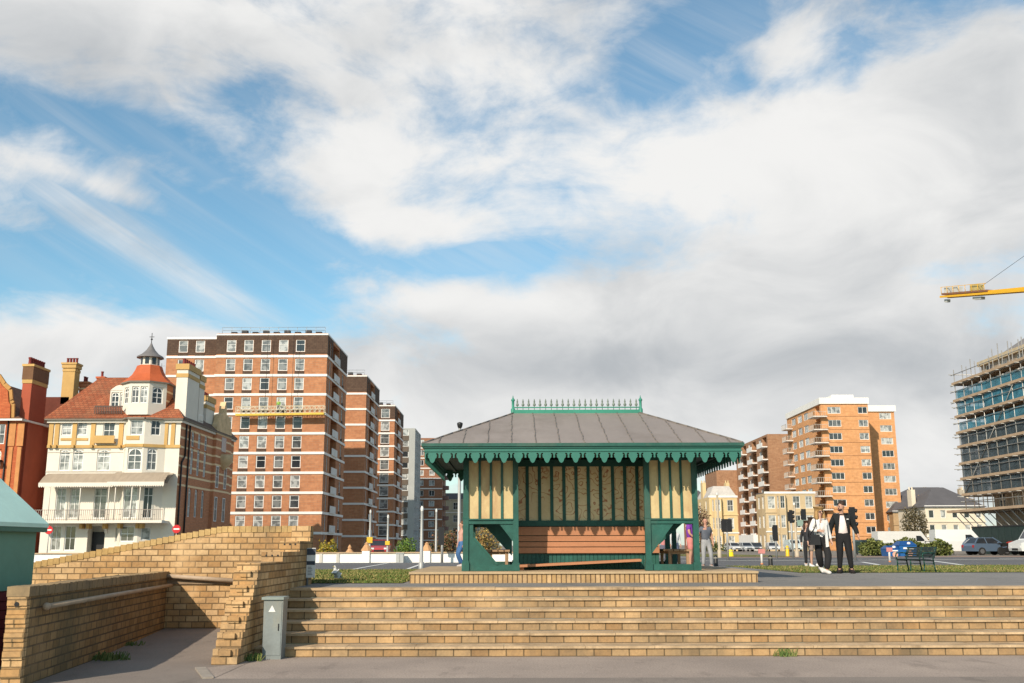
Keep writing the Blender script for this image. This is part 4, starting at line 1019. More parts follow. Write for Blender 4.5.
    def ch_side(px0,px1,pyt,pyb,X_,wd,mm,npots,capm):
        # chimney on the east wall: visible broad side faces +X
        y0_=Ys(px0);y1_=Ys(px1);Y=YF+y0_;zt=W(px0,pyt,Y).z-z0;zb=W(px0,pyb,Y).z-z0
        b=MB();b.box(X_-wd,X_,y0_,y1_,zb,zt-.5);o=b.build('chimney',mm,t)
        b=MB();b.box(X_-wd-.12,X_+.12,y0_-.12,y1_+.12,zt-1.1,zt-.5);b.box(X_-wd-.06,X_+.06,y0_-.06,y1_+.06,zt-1.9,zt-1.5);b.build('chimney_cap',capm,o)
        for i in range(npots):
            b=MB();b.lathe((X_-wd/2,y0_+(y1_-y0_)*(i+.5)/npots,zt-.5),[(.2,0),(.17,.1),(.15,.5),(.19,.6)],8);b.build('chimney_pot',pot,o)
    ch_side(187,199,359,421,.1,1.15,wm,6,yl)
    ch_side(200,205,370,425,.05,1.1,wm,2,yl)
    ch_side(212,220,391,425,-.4,1.6,wm,5,yl)
    # side dormer
    y_=Ys(200);b=MB();b.box(-1.6,-.05,y_,y_+2.2,Z(420)-.2,Z(405)-.2);o=b.build('dormer',wm,t)
    window(t,(-.02+.05,y_+1.1,Z(412)-.2),R(90),1.4,1.4,'sash')
    # ornate side gable and balcony
    ya,yb_=Ys(217),Ys(232);ym=(ya+yb_)/2;yd=mat('gable_stone',(.62,.45,.26),.8,var=.3,scale=1)
    def SZ(py,px=225): return W(px,py,YF+Ys(px)).z-z0
    g=[(ya,H-.2),(yb_,H-.2),(yb_,SZ(430)),(yb_-.6,SZ(425)),(yb_-.9,SZ(417)),(ym+.5,SZ(414)),(ym+.35,SZ(407)),(ym,SZ(402)),(ym-.35,SZ(407)),(ym-.5,SZ(414)),(ya+.9,SZ(417)),(ya+.6,SZ(425)),(ya,SZ(430))]
    b=MB();b.prism(g,-.3,.35,axis='x');b.build('ornate_gable',yd,t)
    b=MB();b.box(0,.35,ya,yb_,0,H-.2);b.build('side_bay',m,t)
    b=MB();b.lathe((.4,ym,SZ(463)),[(.2,-.8),(1.0,0),(1.05,.3),(1.05,.9),(.95,.9),(.95,.2)],12);b.build('side_balcony',yd,t)
    b=MB();b.box(.345,.37,ym-.9,ym+.9,SZ(452),SZ(438));b.build('gable_opening',glass_d,t)
    for px in (218,226.0,):
        for z,h in ((Z(469),2.4),(Z(505),2.7)): window(t,(.37,Ys(px)+.6,z),R(90),.95,h,'sash')
    # downpipe
    b=MB();b.path([(.12,1.5,H-.3),(.12,1.5,Z(455)),(.12,.6,Z(462)),(.12,.6,0)],.09);b.path([(.12,Ys(192.5),H-.3),(.12,Ys(192.5),0)],.09);b.build('drain_pipe',dark_metal,t)
    b=MB();b.path([(-4.5,6,zr),(-4.5,6,zr+1.5)],.02);b.bar((-4.9,6,zr+1.2),(-4.1,6,zr+1.2),.02,.02);b.build('aerial',dark_metal,t)
hotel()
def redhouse():
    YF=100.;XRt=-49.6;z0=ZG(YF);m=brick('orange_red_brick',(.42,.10,.04),(.50,.14,.055),(.32,.10,.05),.5,.16,.012,st=.0,var=.12,bm=.1,vscale=.3)
    flank=mat('red_render',(.36,.085,.045),.85,var=.12,scale=.6)
    t=thing('red_brick_house','orange red brick house with curved gable and broad chimney stack at the left edge','house',(XRt,YF,z0))
    Z=lambda py,Y=YF:W(20,py,Y).z-z0;X=lambda px,Y=YF:W(px,440,Y).x-XRt
    H=Z(420);b=MB();L_=12;MATS['spandrel']=m
    wall(b,(-L_,0),(0,0),0,H,[(L_-2.05,Z(434),1.1,2.0,'sash'),(L_-2.25,Z(464),1.2,3.0,'arch'),(L_-5,Z(434),1.1,2.0,'sash'),(L_-5,Z(464),1.2,3.0,'arch'),(L_-2.25,Z(505),1.2,3.0,'sash')],parent=t)
    b.build('front_wall',m,t)
    b=MB();wall(b,(0,0),(0,16),0,H);wall(b,(0,16),(-L_,16),0,H);wall(b,(-L_,16),(-L_,0),0,H);b.build('flank_wall',flank,t)
    r=MB();zr=Z(375);bt=mat('brown_tile_roof',(.15,.075,.045),.8,var=.25,scale=.8)
    # swept roof
    n=6
    for i in range(n):
        f0,f1=i/n,(i+1)/n;q=lambda f_:(-(.0+5.6*f_)+.4,-.5+5*f_,H+.05+(zr-H)*(f_**1.35))
        (xa,ya,za),(xb,yb,zb)=q(f0),q(f1)
        r.quad((-L_,ya,za),(xa,ya,za),(xb,yb,zb),(-L_,yb,zb));r.quad((xa,ya,za),(xa,16-ya,za),(xb,16-yb,zb),(xb,yb,zb))
    r.quad((-L_,4.5,zr),(-5.2,4.5,zr),(-5.2,11.5,zr),(-L_,11.5,zr));r.build('tiled_roof',bt,t)
    # front gable
    gx=X(-6);b=MB();pts=[(gx-3.2,H+.1),(X(8)+.1,H+.1),(X(8),Z(405)),(X(6),Z(402)),(X(4),Z(391)),(X(-2),Z(386)),(X(-9),Z(377)),(gx-3.2,Z(381))]
    b.prism(pts,-.25,.3);b.build('curved_gable',m,t)
    b=MB()
    for i in range(1,6): b.bar((pts[i][0],-.0,pts[i][1]+.1),(pts[i+1][0],-.0,pts[i+1][1]+.1),.7,.22,up=(0,1,0))
    cop=mat('gable_coping',(.45,.24,.08),.8);b.build('gable_coping',cop,t)
    b=MB()
    for px in (12,20.5):
        x=X(px);b.box(x-.35,x+.3,-.08,0,Z(446),H-.3);b.box(x-.2,x+.2,-.09,0,0,Z(447))
    b.build('quoin_trim',mat('trim_orange',(.50,.22,.08),.8),t)
    b=MB();b.box(-L_,.35,-.5,0,H-.1,H+.08);b.box(.002,.4,0,16,H-.1,H+.08);b.build('eaves',white,t)
    b=MB();b.box(X(-20),X(4.5),-1.0,0,Z(462),Z(460));b.build('balcony',dark_metal,t)
    # broad stack on the flank
    y0,y1=1.0,4.4;zt=W(24,362,YF+.9).z-z0;b=MB();b.box(-.7,.25,y0,y1,0,zt-2.2);o=b.build('chimney',flank,t)
    b=MB();b.box(-.75,.3,y0-.05,y1+.05,zt-2.2,zt-1.8);b.box(-.85,.4,y0-.15,y1+.15,zt-.45,zt-.2);b.build('chimney_band',MATS['hotel_yellow_trim'],o)
    b=MB();b.box(-.78,.33,y0-.08,y1+.08,zt-1.8,zt-.45);b.build('chimney_head',mat('chimney_brown',(.16,.08,.04),.8),o)
    for i in range(7):
        b=MB();b.lathe((-.25,y0+.25+.48*i,zt-.2),[(.22,0),(.18,.1),(.16,.55),(.21,.62),(.2,.75)],8);b.build('chimney_pot',MATS['chimney_pot_red'],o)
    b=MB();b.box(-4,.6,9,20,0,W(55,397,YF+9).z-z0);b.build('rear_wing',mat('rear_brown_red',(.13,.035,.022),.85),t)
    b=MB();b.tube((-1.2,-.1,0),(-1.2,-.1,H),.08);b.build('drain_pipe',dark_metal,t)
redhouse()
# ================= RIGHT SIDE BLOCKS =================
def tower():
    X0,X1,Y0=62.1,76.75,199;Y1=224;xr=W(871,450,Y0).x;z0=ZG(Y0);zt=W(820,404,Y0).z-z0;t=thing('orange_brick_tower','ten storey orange brick tower with white top band and corner balconies','apartment block',(X0,Y0,z0))
    m=brick('orange_brick',(.56,.275,.12),(.63,.32,.15),(.5,.26,.13),1.,.3,.015,st=0,var=.08,bm=.05,vscale=.08)
    nf=11;fh=zt/nf;RD=9.;b=MB();La=xr-X0;X1=W(893,400,Y0+RD).x;Lb=X1-xr;c1=W(834,430,Y0).x-X0;c2=W(866,430,Y0).x-X0
    wall(b,(0,0),(La,0),0,zt,[(c1+.25,fh*(k+.52),2.6,1.35,'three') for k in range(nf)]+[(c2-.4,fh*(k+.52),1.9,1.35,'two') for k in range(nf)],parent=t)
    wall(b,(La,0),(La,RD),0,zt);wall(b,(La,RD),(La+Lb,RD),0,zt-.4,[(Lb-1.9,fh*(k+.5),2.5,1.35,'three') for k in range(nf)],parent=t)
    D=Y1-Y0;wall(b,(La+Lb,RD),(La+Lb,D),0,zt-.4);wall(b,(La+Lb,D),(0,D),0,zt)
    sw=[]
    for k in range(nf):
        for u in (5.2,10.0,14.5): sw.append((u,fh*(k+.52),3.2,1.5,'three'))
        sw.append((D-2.4,fh*(k+.52),3.0,2.2,'recess'))
    wall(b,(0,D),(0,0),0,zt,sw,parent=t);b.build('wall',m,t)
    b=MB();b.box(-.25,La+.2,-.25,D+.1,zt,zt+1.25);b.box(La+.2,La+Lb+.3,RD-.3,D,zt-.4,zt+.9);b.box(4,La-1,5,15,zt+1.25,zt+2.6);b.build('white_parapet',bandw,t)
    b=MB()
    for k in range(nf): b.box(-.02,La+.02,-.03,0,fh*k+.1,fh*k+.17)
    b.build('course_line',mat('course_brown',(.2,.09,.04),.8),t)
    for k in range(1,nf):
        for (xa,xb,ya,yb) in ((-1.9,.9,-1.1,3.0),(-1.5,0,D-4.2,D-.6)):
            q=MB();q.box(xa,xb,ya,yb,fh*k-.1,fh*k+.12);o=q.build('balcony',mat('balcony_slab',(.60,.55,.50),.7),t)
            q=MB();q.box(xa,xa+.05,ya,yb,fh*k+1.0,fh*k+1.06);q.box(xa,xb if ya<0 else xb,ya,ya+.05,fh*k+1.0,fh*k+1.06)
            n=12
            for i in range(n+1): q.box(xa,xa+.04,ya+(yb-ya)*i/n,ya+(yb-ya)*i/n+.04,fh*k+.12,fh*k+1.0)
            for i in range(7): q.box(xa+(xb-xa)*i/7,xa+(xb-xa)*i/7+.04,ya,ya+.04,fh*k+.12,fh*k+1.)
            q.build('balcony_railing',mat('rail_pale',(.45,.42,.38),.6),o)
tower()
def balcblock():
    X0,Y0=60.3,235;z0=ZG(Y0);zt=W(769,434,Y0).z-z0;D=34;t=thing('balcony_block','brown brick block with stacks of white balconies beside the orange tower','apartment block',(X0,Y0,z0))
    m=brick('brown_pink_brick',(.30,.155,.09),(.36,.20,.12),(.3,.2,.12),.9,.3,.02,st=0,var=.1,bm=.05,vscale=.1);nf=9;fh=zt/nf;b=MB()
    wall(b,(0,0),(14,0),0,zt);wall(b,(14,0),(14,D),0,zt);wall(b,(14,D),(0,D),0,zt)
    ws=[]
    for k in range(nf):
        for u in (D-3,D-13.5,D-24): ws.append((u,fh*(k+.5),4.0,2.0,'recess'))
        for u in (D-7.5,D-18.5,D-29): ws.append((u,fh*(k+.5),1.9,1.6,'two'))
    wall(b,(0,D),(0,0),0,zt,ws,parent=t);b.quad((0,0,zt),(14,0,zt),(14,D,zt),(0,D,zt));b.build('wall',m,t)
    for k in range(1,nf):
        for y in (3,13.5,24):
            q=MB();q.box(-1.3,0,y-2.6,y+2.6,fh*k-.1,fh*k+.15);q.box(-1.3,-1.2,y-2.6,y+2.6,fh*k+.15,fh*k+1.0);q.build('balcony',bandw,t)
    b=MB();b.box(-4,-1,2,30,0,3.6)
    b.build('entrance_canopy',white,t)
    # front low part stepping down
    b=MB();wall(b,(-4.5,D),(-4.5,D-.1),0,1);b.box(-5.5,0,D,D+16,0,zt-6);b.build('rear_step',m,t)
balcblock()
honey=mat('honey_stone',(.50,.385,.235),.8,var=.14,scale=.3,dirt=(.36,.25,.14))
pa=W(703,500,200);pb=W(737,500,200)
terrace('honey coloured three storey terrace with bay windows just right of the shelter',pa.x+1.2,pb.x,200,214,W(715,497,200).z-ZG(200),3,2,mat('honey_cream',(.60,.45,.24),.8,var=.12,scale=.3),'sash',1.2,2.2,bays=(1.5,),roofm=mat('white_roof_storey',(.46,.43,.40),.7))
pa=W(765,500,190);pb=W(815,500,190)
terrace('honey stone terrace with tall windows in front of the orange tower',pa.x,pb.x,190,197,W(790,493,190).z-ZG(190),3,4,honey,'sash',1.35,2.3,'flat',bays=(3.0,))
pa=W(690,520,270);pb=W(712,520,270)
terrace('distant red brown house behind the shelter right edge',pa.x,pb.x,270,280,W(700,503,270).z-ZG(270),3,2,mat('far_redbrown',(.30,.13,.08),.8),'sash',1.2,1.8,'hip',cat='house')
pa=W(898,520,200);pb=W(925,520,200)
terrace('tan house with slate roof right of the orange tower',pa.x+1,pb.x+4,205,216,W(910,512,205).z-ZG(205),3,2,mat('tan_house',(.40,.27,.15),.8),'sash',1.2,1.8,'hip',cat='house')
pa=W(926,520,170);pb=W(985,520,170)
terrace('pale cream rendered house with slate roof behind the white van',pa.x,pb.x,170,182,W(950,507,170).z-ZG(170),3,5,mat('pale_render',(.64,.56,.44),.8,var=.1,scale=.3),'plain',.9,1.3,'hip',cat='house')
pa=W(900,520,260);pb=W(975,520,260)
terrace('far tan terrace with turret roof beyond the pale cream house',pa.x,pb.x,260,272,W(940,500,260).z-ZG(260),4,7,mat('far_tan',(.42,.33,.22),.8),'plain',1.2,1.8,'hip')
# ================= SCAFFOLDED BUILDING AND CRANE =================
XS=45.0;YN=100.;YE=70.
zds=[W(952,py,YN).z for py in (512.5,496,480,465,448,434,418,402,385)]
def scaff_building():
    z0=ZG(90);t=thing('scaffolded_building','tall pale building under renovation at the right edge, wrapped in scaffolding','building',(XS,YE,z0))
    ZR=W(1024,334,95).z-z0;m=mat('renovation_wall',(.33,.27,.21),.85,var=.2,scale=.3);b=MB();H=W(985,364,97).z-z0;x0=1.6;D=YN-2.6-YE
    fh=H/6
    wall(b,(x0,D),(x0,0),2.6,H,[(D*(i+.5)/9,fh*(k+.55)+.3,1.3,1.7,'sash') for k in range(1,6) for i in range(9)],parent=t)
    wall(b,(x0,0),(x0+22,0),2.6,H);wall(b,(x0+22,D),(x0,D),2.6,H,[(u,fh*(k+.5),1.3,1.7,'sash') for k in range(1,6) for u in (18,14)],parent=t)
    b.build('wall',m,t)
    b=MB();b.box(x0+1.5,x0+20,1,D-1,0,2.6);b.build('ground_floor',mat('dark_void',(.025,.03,.028),.8),t)
    b=MB();b.hexa([(x0+.3,.5,H),(x0+22,.5,H),(x0+22,D-.5,H),(x0+.3,D-.5,H)],[(x0+4.2,2,ZR),(x0+17,2,ZR),(x0+17,D-1.2,ZR),(x0+4.2,D-1.2,ZR)]);b.build('roof',mat('grey_mansard',(.20,.185,.18),.7,var=.1,scale=.4),t)
    b=MB();b.box(x0-.3,x0+.6,0,D+.2,H-.2,H+.25);b.build('parapet',mat('parapet_cream',(.52,.42,.28),.8),t)
scaff_building()
def scaffold():
    z0=ZG(90);t=thing('scaffold','tube and board scaffold with blue netting wrapped round the building at the right edge','scaffold',(XS,YE,z0))
    tm=mat('scaffold_tube',(.42,.40,.37),.4,.5,var=.15,scale=2);bm_=mat('scaffold_board',(.42,.30,.20),.8,var=.2,scale=1)
    D=YN-YE;zs=[z-z0 for z in zds];top=zs[-1]+1.6;rr=random.Random(3)
    def inset(k): return 0.0 if k<0 else 0
    y=D
    while y>-.1:
        for x in (0,1.3):
            b=MB();zt=top+rr.uniform(-.3,.8)+(.35*max(0,(D-y)/D*6) if x>1 else 0);b.tube((x,y,zs[0]-.3),(x,y,zt),.045,n=5);b.build('standard',tm,t)
        y-=1.9
    for x in (3,5.2,7.4):
        b=MB();b.tube((x,D,zs[0]-.3),(x,D,top),.045,n=5);b.build('standard',tm,t)
    for k,z in enumerate(zs):
        b=MB();e=.0 if k else .0
        xo=-1.1 if k==0 else -.15;yo=D+(1.9 if k==0 else .35)
        b.box(xo,1.5,-.2,yo,z,z+.07);b.box(1.5,9,D-1.4,yo,z,z+.07)
        b.box(xo-.04,xo,-.2,yo,z+.0,z+.24);b.box(xo,9,yo,yo+.04,z,z+.24);b.build('board_deck',bm_,t)
        b=MB()
        for h in (-.05,1.05):
            b.tube((-.06,-.2-rr.random()*.3,z+h),(-.06,D+.5+rr.random()*.6,z+h),.04,n=5);b.tube((-.4-rr.random()*.4,D+.06,z+h),(9,D+.06,z+h),.04,n=5)
        b.tube((1.3,-.3,z-.05),(1.3,D+.7,z-.05),.04,n=5)
        yy=D
        while yy>0: b.tube((-.3-rr.random()*.3,yy,z-.08),(1.6,yy,z-.08),.04,n=5);yy-=1.9
        b.build('ledger',tm,t)
    for i in range(7):
        b=MB();y=D-i*4.;b.tube((-.08,y,zs[1+(i%3)*2]),(-.08,y-3.8,zs[3+(i%3)*2]),.04,n=5);b.build('brace',tm,t)
    # raking props under the big deck
    y=D+1.0
    while y>0:
        b=MB();b.tube((-.9,y,zs[0]),(1.4,y-2.4,.1),.05,n=5);b.build('raking_prop',tm,t);y-=1.45
    b=MB()
    for f_ in (.25,.45): b.tube((.2,0,zs[0]*f_),(.2,D-.5,zs[0]*f_),.04,n=5)
    b.box(.1,.9,0,D-.4,zs[0]*.33,zs[0]*.33+.1);b.build('lower_deck',bm_,t)
    # netting, blue on the upper lifts, grey below: thin real mesh of strips
    def netmat(name,c,al):
        m,nt,bb=base(name,.7);n=nnoise(nt,1.2,4,.6);nt.links.new(nmix(nt,n,tuple(x*.6 for x in c),tuple(x*1.3 for x in c)),bb.inputs['Base Color'])
        bb.inputs['Alpha'].default_value=al;k=nramp(nt,nnoise(nt,.8,3,.6),.3,.6);mm=nt.nodes.new('ShaderNodeMath');mm.operation='MULTIPLY_ADD';nt.links.new(k,mm.inputs[0]);mm.inputs[1].default_value=.5;mm.inputs[2].default_value=al-.25;nt.links.new(mm.outputs[0],bb.inputs['Alpha']);return m
    nb=netmat('blue_netting',(.07,.26,.36),.42);ng=netmat('grey_netting',(.075,.10,.115),.5)
    for k in range(1,len(zs)-1):
        z1=(zs[k+1] if k+1<len(zs) else zs[k]+1.3)
        b=MB();n=24
        for i in range(n):
            f_=lambda j:(.03+.05*math.sin(j*1.7+k),D*j/n)
            (xa,ya),(xb,yb)=f_(i),f_(i+1)
            zz=z1-.15 if k<5 else zs[k]+ (1.15 if k%2 else 1.6)
            b.hexa([(xa,ya,zs[k]+.1),(xa+.01,ya,zs[k]+.1),(xb+.01,yb,zs[k]+.1),(xb,yb,zs[k]+.1)],[(xa,ya,zz),(xa+.01,ya,zz),(xb+.01,yb,zz),(xb,yb,zz)])
        b.box(.2,8.5,D+.02,D+.03,zs[k]+.1,zs[k]+(1.2 if k>=5 else z1-zs[k]-.15))
        b.build('netting',nb if k>=5 else ng,t)
scaffold()
def crane():
    a=W(945,297,130);c=W(1024,291.0,116);d=(c-a).normalized();z0=ZG(100)
    M=a+d*34
    t=thing('tower_crane','yellow tower crane whose counter jib reaches into the sky at the right','crane',(M.x,M.y,z0))
    O=Vector((M.x,M.y,z0));yl=mat('crane_yellow',(.70,.38,.02),.45,var=.08);A=a-O;D_=d
    side=D_.cross(Vector((0,0,1))).normalized()
    mast=MB();H=A.z+D_.z*34
    for sx in (-.9,.9):
        for sy in (-.9,.9): mast.box(sx-.1,sx+.1,sy-.1,sy+.1,0,H+6)
    z=0;k=0
    while z<H:
        for s in (-.9,.9):
            mast.bar((-.9,s,z),(.9,s,z+1.8) if k%2 else (.9,s,z),.08,.08) ;mast.bar((-.9 if k%2 else .9,s,z),(.9 if k%2 else -.9,s,z+1.8),.08,.08);mast.bar((s,-.9 if k%2 else .9,z),(s,.9 if k%2 else -.9,z+1.8),.08,.08)
        z+=1.8;k+=1
    mast.build('mast',yl,t)
    jb=MB();P=lambda s,u,z:A+D_*s+side*u+Vector((0,0,z))
    for u in (-.6,.6):
        jb.bar(P(-.2,u,0),P(60,u,0),.16,.26)
    for i in range(20): jb.bar(P(i*1.5,-.6,0),P(i*1.5,.6,0),.12,.12)
    jb.bar(P(8,0,.15),P(34,0,.5),.9,.4)
    jb.build('jib',yl,t)
    b=MB()
    b.box(0,0,0,0,0,0) if False else None
    b.bar(P(.2,0,.35),P(9,0,.35),1.3,.25);wl=b.build('walkway',mat('crane_walkway',(.22,.10,.06),.7),t)
    cw=mat('counterweight_grey',(.50,.50,.48),.7)
    for s in (.5,2.2):
        b=MB();b.bar(P(s,0,.8),P(s+.9,0,.8),.9,.9);b.build('counterweight',cw,t)
    b=MB();b.bar(P(5.6,0,.9),P(7.2,0,.9),.8,.8);o=b.build('winch_house',mat('winch_dark',(.45,.36,.15),.6),t)
    b=MB();b.bar(P(.1,0,-.55),P(.7,0,-.55),.5,.4);b.bar(P(5.8,0,-.5),P(7.4,0,-.5),.6,.35);b.build('hanging_block',cw,t)
    b=MB()
    for i in range(8): p=P(.2+i*1.2,.65,.3);b.tube(p,p+Vector((0,0,1.)),.04,n=4)
    b.bar(P(.2,.65,1.3),P(9,.65,1.3),.06,.06);b.build('guard_rail',yl,t)
    b=MB();b.tube(P(7,0,.9),Vector((0,0,H+12)),.025,n=5);b.build('tie_cable',dark_metal,t)
    b=MB()
    b.hexa([(-.9,-.9,H+6),(.9,-.9,H+6),(.9,.9,H+6),(-.9,.9,H+6)],[(-.2,-.2,H+12),(.2,-.2,H+12),(.2,.2,H+12),(-.2,.2,H+12)]);b.build('tower_head',yl,t)
crane()
# ================= LEFT BOUNDARY WALL, GARDEN =================
def garden_wall():
    Y=yr1+.2;z0=ZG(Y);zt=W(380,552.3,Y).z
    t=thing('white_boundary_wall','long low white painted wall with piers across the road on the left','wall',(0,Y,z0))
    xl=-60;xr=W(500,555,Y).x+6;b=MB();b.box(xl,xr,0,.3,0,zt-z0-.05);b.build('wall',white,t)
    b=MB();b.box(xl-.03,xr+.03,-.05,.35,zt-z0-.05,zt-z0+.01);b.build('coping',mat('wall_coping_tan',(.42,.30,.19),.8,var=.2,scale=1),t)
    for px in (321,338):
        b=MB();x=W(px,555,Y).x;b.box(x-.07,x+.07,-.04,.0,0,zt-z0-.05);b.build('rib',mat('wall_rib',(.5,.47,.42),.8),t)
    terr=mat('pier_cap_terracotta',(.50,.28,.14),.8,var=.15,scale=3)
    for i,px in enumerate((366,426.5)):
        x=W(px,555,Y).x;hw=.17 if i==0 else .17;zc=W(px,551,Y).z-z0;ztp=W(px,542,Y).z-z0
        b=MB();b.box(x-.18,x+.18,-.1,.4,0,zc);o=b.build('pier',white,t)
        b=MB();b.lathe((x,.15,zc),[(.27,0),(.27,.04),(.09,(ztp-zc)*.75),(.11,(ztp-zc)*.82),(.02,ztp-zc)],8,0,False,ph=math.pi/8);b.build('pier_cap',terr,o)
    x=W(349,555,Y).x;zc=zt-z0
    b=MB();b.lathe((x,.15,zc),[(.2,0),(.07,.18),(.1,.22),(.02,.36)],8,0,False);b.build('coping_finial',terr,t)
garden_wall()
def cab2():
    p=G(396,563);q=G(404,563);Y=yr1-.15
    a=W(396.5,563,Y);c=W(404,553.5,Y);t=thing('roadside_cabinet','pale grey roadside cabinet against the white wall','cabinet',(a.x,Y-.1,ZG(Y)))
    m=mat('pale_grey_box',(.42,.43,.42),.6);b=MB();w_=c.x-a.x;h=c.z-ZG(Y);b.box(0,w_,-.15,.2,0,h);b.build('body',m,t);b=MB();b.box(-.02,w_+.02,-.18,.22,h,h+.04);b.build('lid',m,t)
    b=MB();b.box(w_/2-.006,w_/2+.006,-.156,-.15,.03,h-.03);b.build('door_joint',dark_metal,t)
cab2()
def leaves(mb,c,rx,ry,rz,n,s,rr,shell=.55,nm=3,flat=.0):
    for i in range(n):
        while True:
            v=Vector((rr.uniform(-1,1),rr.uniform(-1,1),rr.uniform(-1,1)))
            if shell<v.length<1+.25*math.sin(v.x*5+c[0]*3)*math.cos(v.z*6+c[1]): break
            if v.length<shell and rr.random()<.25: break
        p=Vector(c)+Vector((v.x*rx,v.y*ry,v.z*rz));a=Vector((rr.uniform(-1,1),rr.uniform(-1,1),rr.uniform(-.6,1))).normalized();q=a.cross(Vector((rr.uniform(-1,1),rr.uniform(-1,1),rr.uniform(-1,1)))).normalized()
        k=s*rr.uniform(.6,1.3);mb.quad(p-a*k,p+q*k*.6,p+a*k,p-q*k*.6,m=rr.randrange(nm))
def bush(name,label,x,Y,rx,ry,rz,cols,n=900,s=.09,seed=1,cat='bush',z=None,group=None,blobs=5):
    z0=ZG(Y) if z is None else z;rr=random.Random(seed);t=thing(name,label,cat,(x,Y,z0),0,group);b=MB()
    for i in range(blobs):
        cx=rr.uniform(-.65,.65)*rx;k=rr.uniform(.55,1.);leaves(b,(cx,rr.uniform(-.4,.4)*ry,rz*k*.62),rx*.5,ry*.6,rz*k*.62,n//blobs,s,rr)
    b.build('foliage',[mat(f'leaf_{name}_{j}',c,.7,var=.2,scale=4) for j,c in enumerate(cols)],t,fix=False)
    q=MB()
    for i in range(5): q.tube((rr.uniform(-.1,.1),0,0),(rr.uniform(-.6,.6)*rx,rr.uniform(-.3,.3)*ry,rz*.8),.03,.012,5)
    q.build('stems',mat('bark',(.10,.07,.05),.9),t)
Yb=yr1+1.2
def bx(p0,p1,Y): return (XY(p0,Y)+XY(p1,Y))/2,(XY(p1,Y)-XY(p0,Y))/2
x,r=bx(317,339,Yb);bush('yellow_shrub','yellow flowering shrub behind the left end of the white wall',x,Yb,r,.6,W(1,544,Yb).z-ZG(Yb),[(.30,.24,.03),(.20,.20,.03),(.40,.26,.03)],1500,.05,1)
x,r=bx(388,417,Yb);bush('green_shrub','rounded green shrub behind the white wall between two lamp posts',x,Yb,r,.6,W(1,543,Yb).z-ZG(Yb),[(.10,.19,.03),(.07,.13,.025),(.16,.22,.04)],2000,.05,2)
x,r=bx(430,462,Yb+2);bush('russet_hedge','russet brown shrub mass behind the white wall near the shelter',x+.4,Yb+2,r+.4,.9,W(1,535,Yb+2).z-ZG(Yb),[(.15,.10,.045),(.10,.10,.04),(.20,.09,.05)],2400,.06,3)
x,r=bx(470,505,Yb+1);bush('autumn_shrub','orange brown shrub seen through the left opening of the shelter',x,Yb+1,r+.3,.9,W(1,530,Yb).z-ZG(Yb),[(.30,.17,.06),(.20,.15,.05),(.34,.25,.07)],1800,.06,4)
x,r=bx(700,716,175);bush('dark_green_shrub','low dark green shrub in front of the honey coloured terrace',XY(713,150),150,2.2,1.,1.7,[(.06,.09,.03),(.08,.11,.035)],1200,.12,14)
# hedge on the right
def hedge():
    Y=G(900,556.0).y+2;a=W(862,556,Y).x;c=W(950,556,Y).x;z0=ZG(Y);h=W(900,538,Y).z-z0;rr=random.Random(8);t=thing('long_hedge','long clipped green hedge behind the blue recycling bins','hedge',((a+c)/2,Y,z0));b=MB();L=(c-a)/2
    for i in range(13):
        u=-L+(2*L)*(i+.5)/13;k=h*(.82+.18*math.sin(i*1.1+1)) if i not in(0,12) else h*.7;leaves(b,(u,0,k*.5),L/10,.9,k*.55,620,.11,rr)
    b.build('foliage',[mat('leaf_hedge_a',(.12,.14,.035),.7),mat('leaf_hedge_b',(.07,.09,.025),.7),mat('leaf_hedge_c',(.17,.18,.05),.7)],t,fix=False)
    q=MB()
    for i in range(12): u=-L*.9+L*1.8*i/11;q.tube((u,0,0),(u+rr.uniform(-.3,.3),0,h*.7),.04,.015,5)
    q.build('stems',mat('bark',(.10,.07,.05),.9),t)
hedge()
def tree(label,x,Y,h,r,seed,cols,n=2600,s=.13,trunk=.3):
    z0=ZG(Y);rr=random.Random(seed);t=thing('tree',label,'tree',(x,Y,z0));q=MB();pts=[Vector((0,0,0)),Vector((.1,.0,h*.22)),Vector((-.05,.1,h*.45)),Vector((.1,0,h*.8))];q.path(pts,[trunk,trunk*.8,trunk*.5,trunk*.12],8)
    b=MB();cl=[]
    for i in range(16):
        a=i*2.4;zz=h*(.22+.70*((i+.5)/16));ww=r*(1-.9*((zz/h-.45)**2)*2.2);p=Vector((math.cos(a)*ww*rr.uniform(.35,.75),math.sin(a)*ww*rr.uniform(.35,.75),zz));s0=pts[1].lerp(pts[3],max(0,(zz/h-.3)));q.tube(s0,p,trunk*.25,.02,5);cl.append(p)
        leaves(b,p,r*rr.uniform(.28,.42),r*rr.uniform(.28,.42),h*rr.uniform(.10,.15),n//16,s,rr,.3)
    q.build('trunk',mat('bark',(.10,.07,.05),.9),t);b.build('crown',[mat(f'leaf_tree_{seed}_{j}',c,.7,var=.2,scale=3) for j,c in enumerate(cols)],t,fix=False)
tree('sparse brown green tree beside the orange tower',XY(916,160),160,W(916,507,160).z-ZG(160),2.7,21,[(.10,.085,.04),(.07,.06,.03),(.13,.10,.05)],2600,.15)
tree('dark red brown tree just right of the shelter behind the man in grey',XY(701,150),150,W(701,507,150).z-ZG(150),1.8,22,[(.16,.075,.05),(.10,.06,.04)],1500,.14)
# ================= HOARDING =================
def hoarding():
    Y=YN-26;Y=94;a=W(984,545,96);t=thing('site_hoarding','dark green site hoarding under the scaffold','hoarding',(XS-1.0,65,ZG(90)))
    m=mat('hoarding_green',(.018,.035,.032),.6);b=MB();b.box(0,.06,0,32,0,2.45)
    for i in range(26): b.box(-.02,0,i*1.22,i*1.22+.05,0,2.45)
    b.build('panel',m,t);b=MB();b.box(-.05,.1,0,32,2.45,2.55);b.build('capping',dark_metal,t)
hoarding()
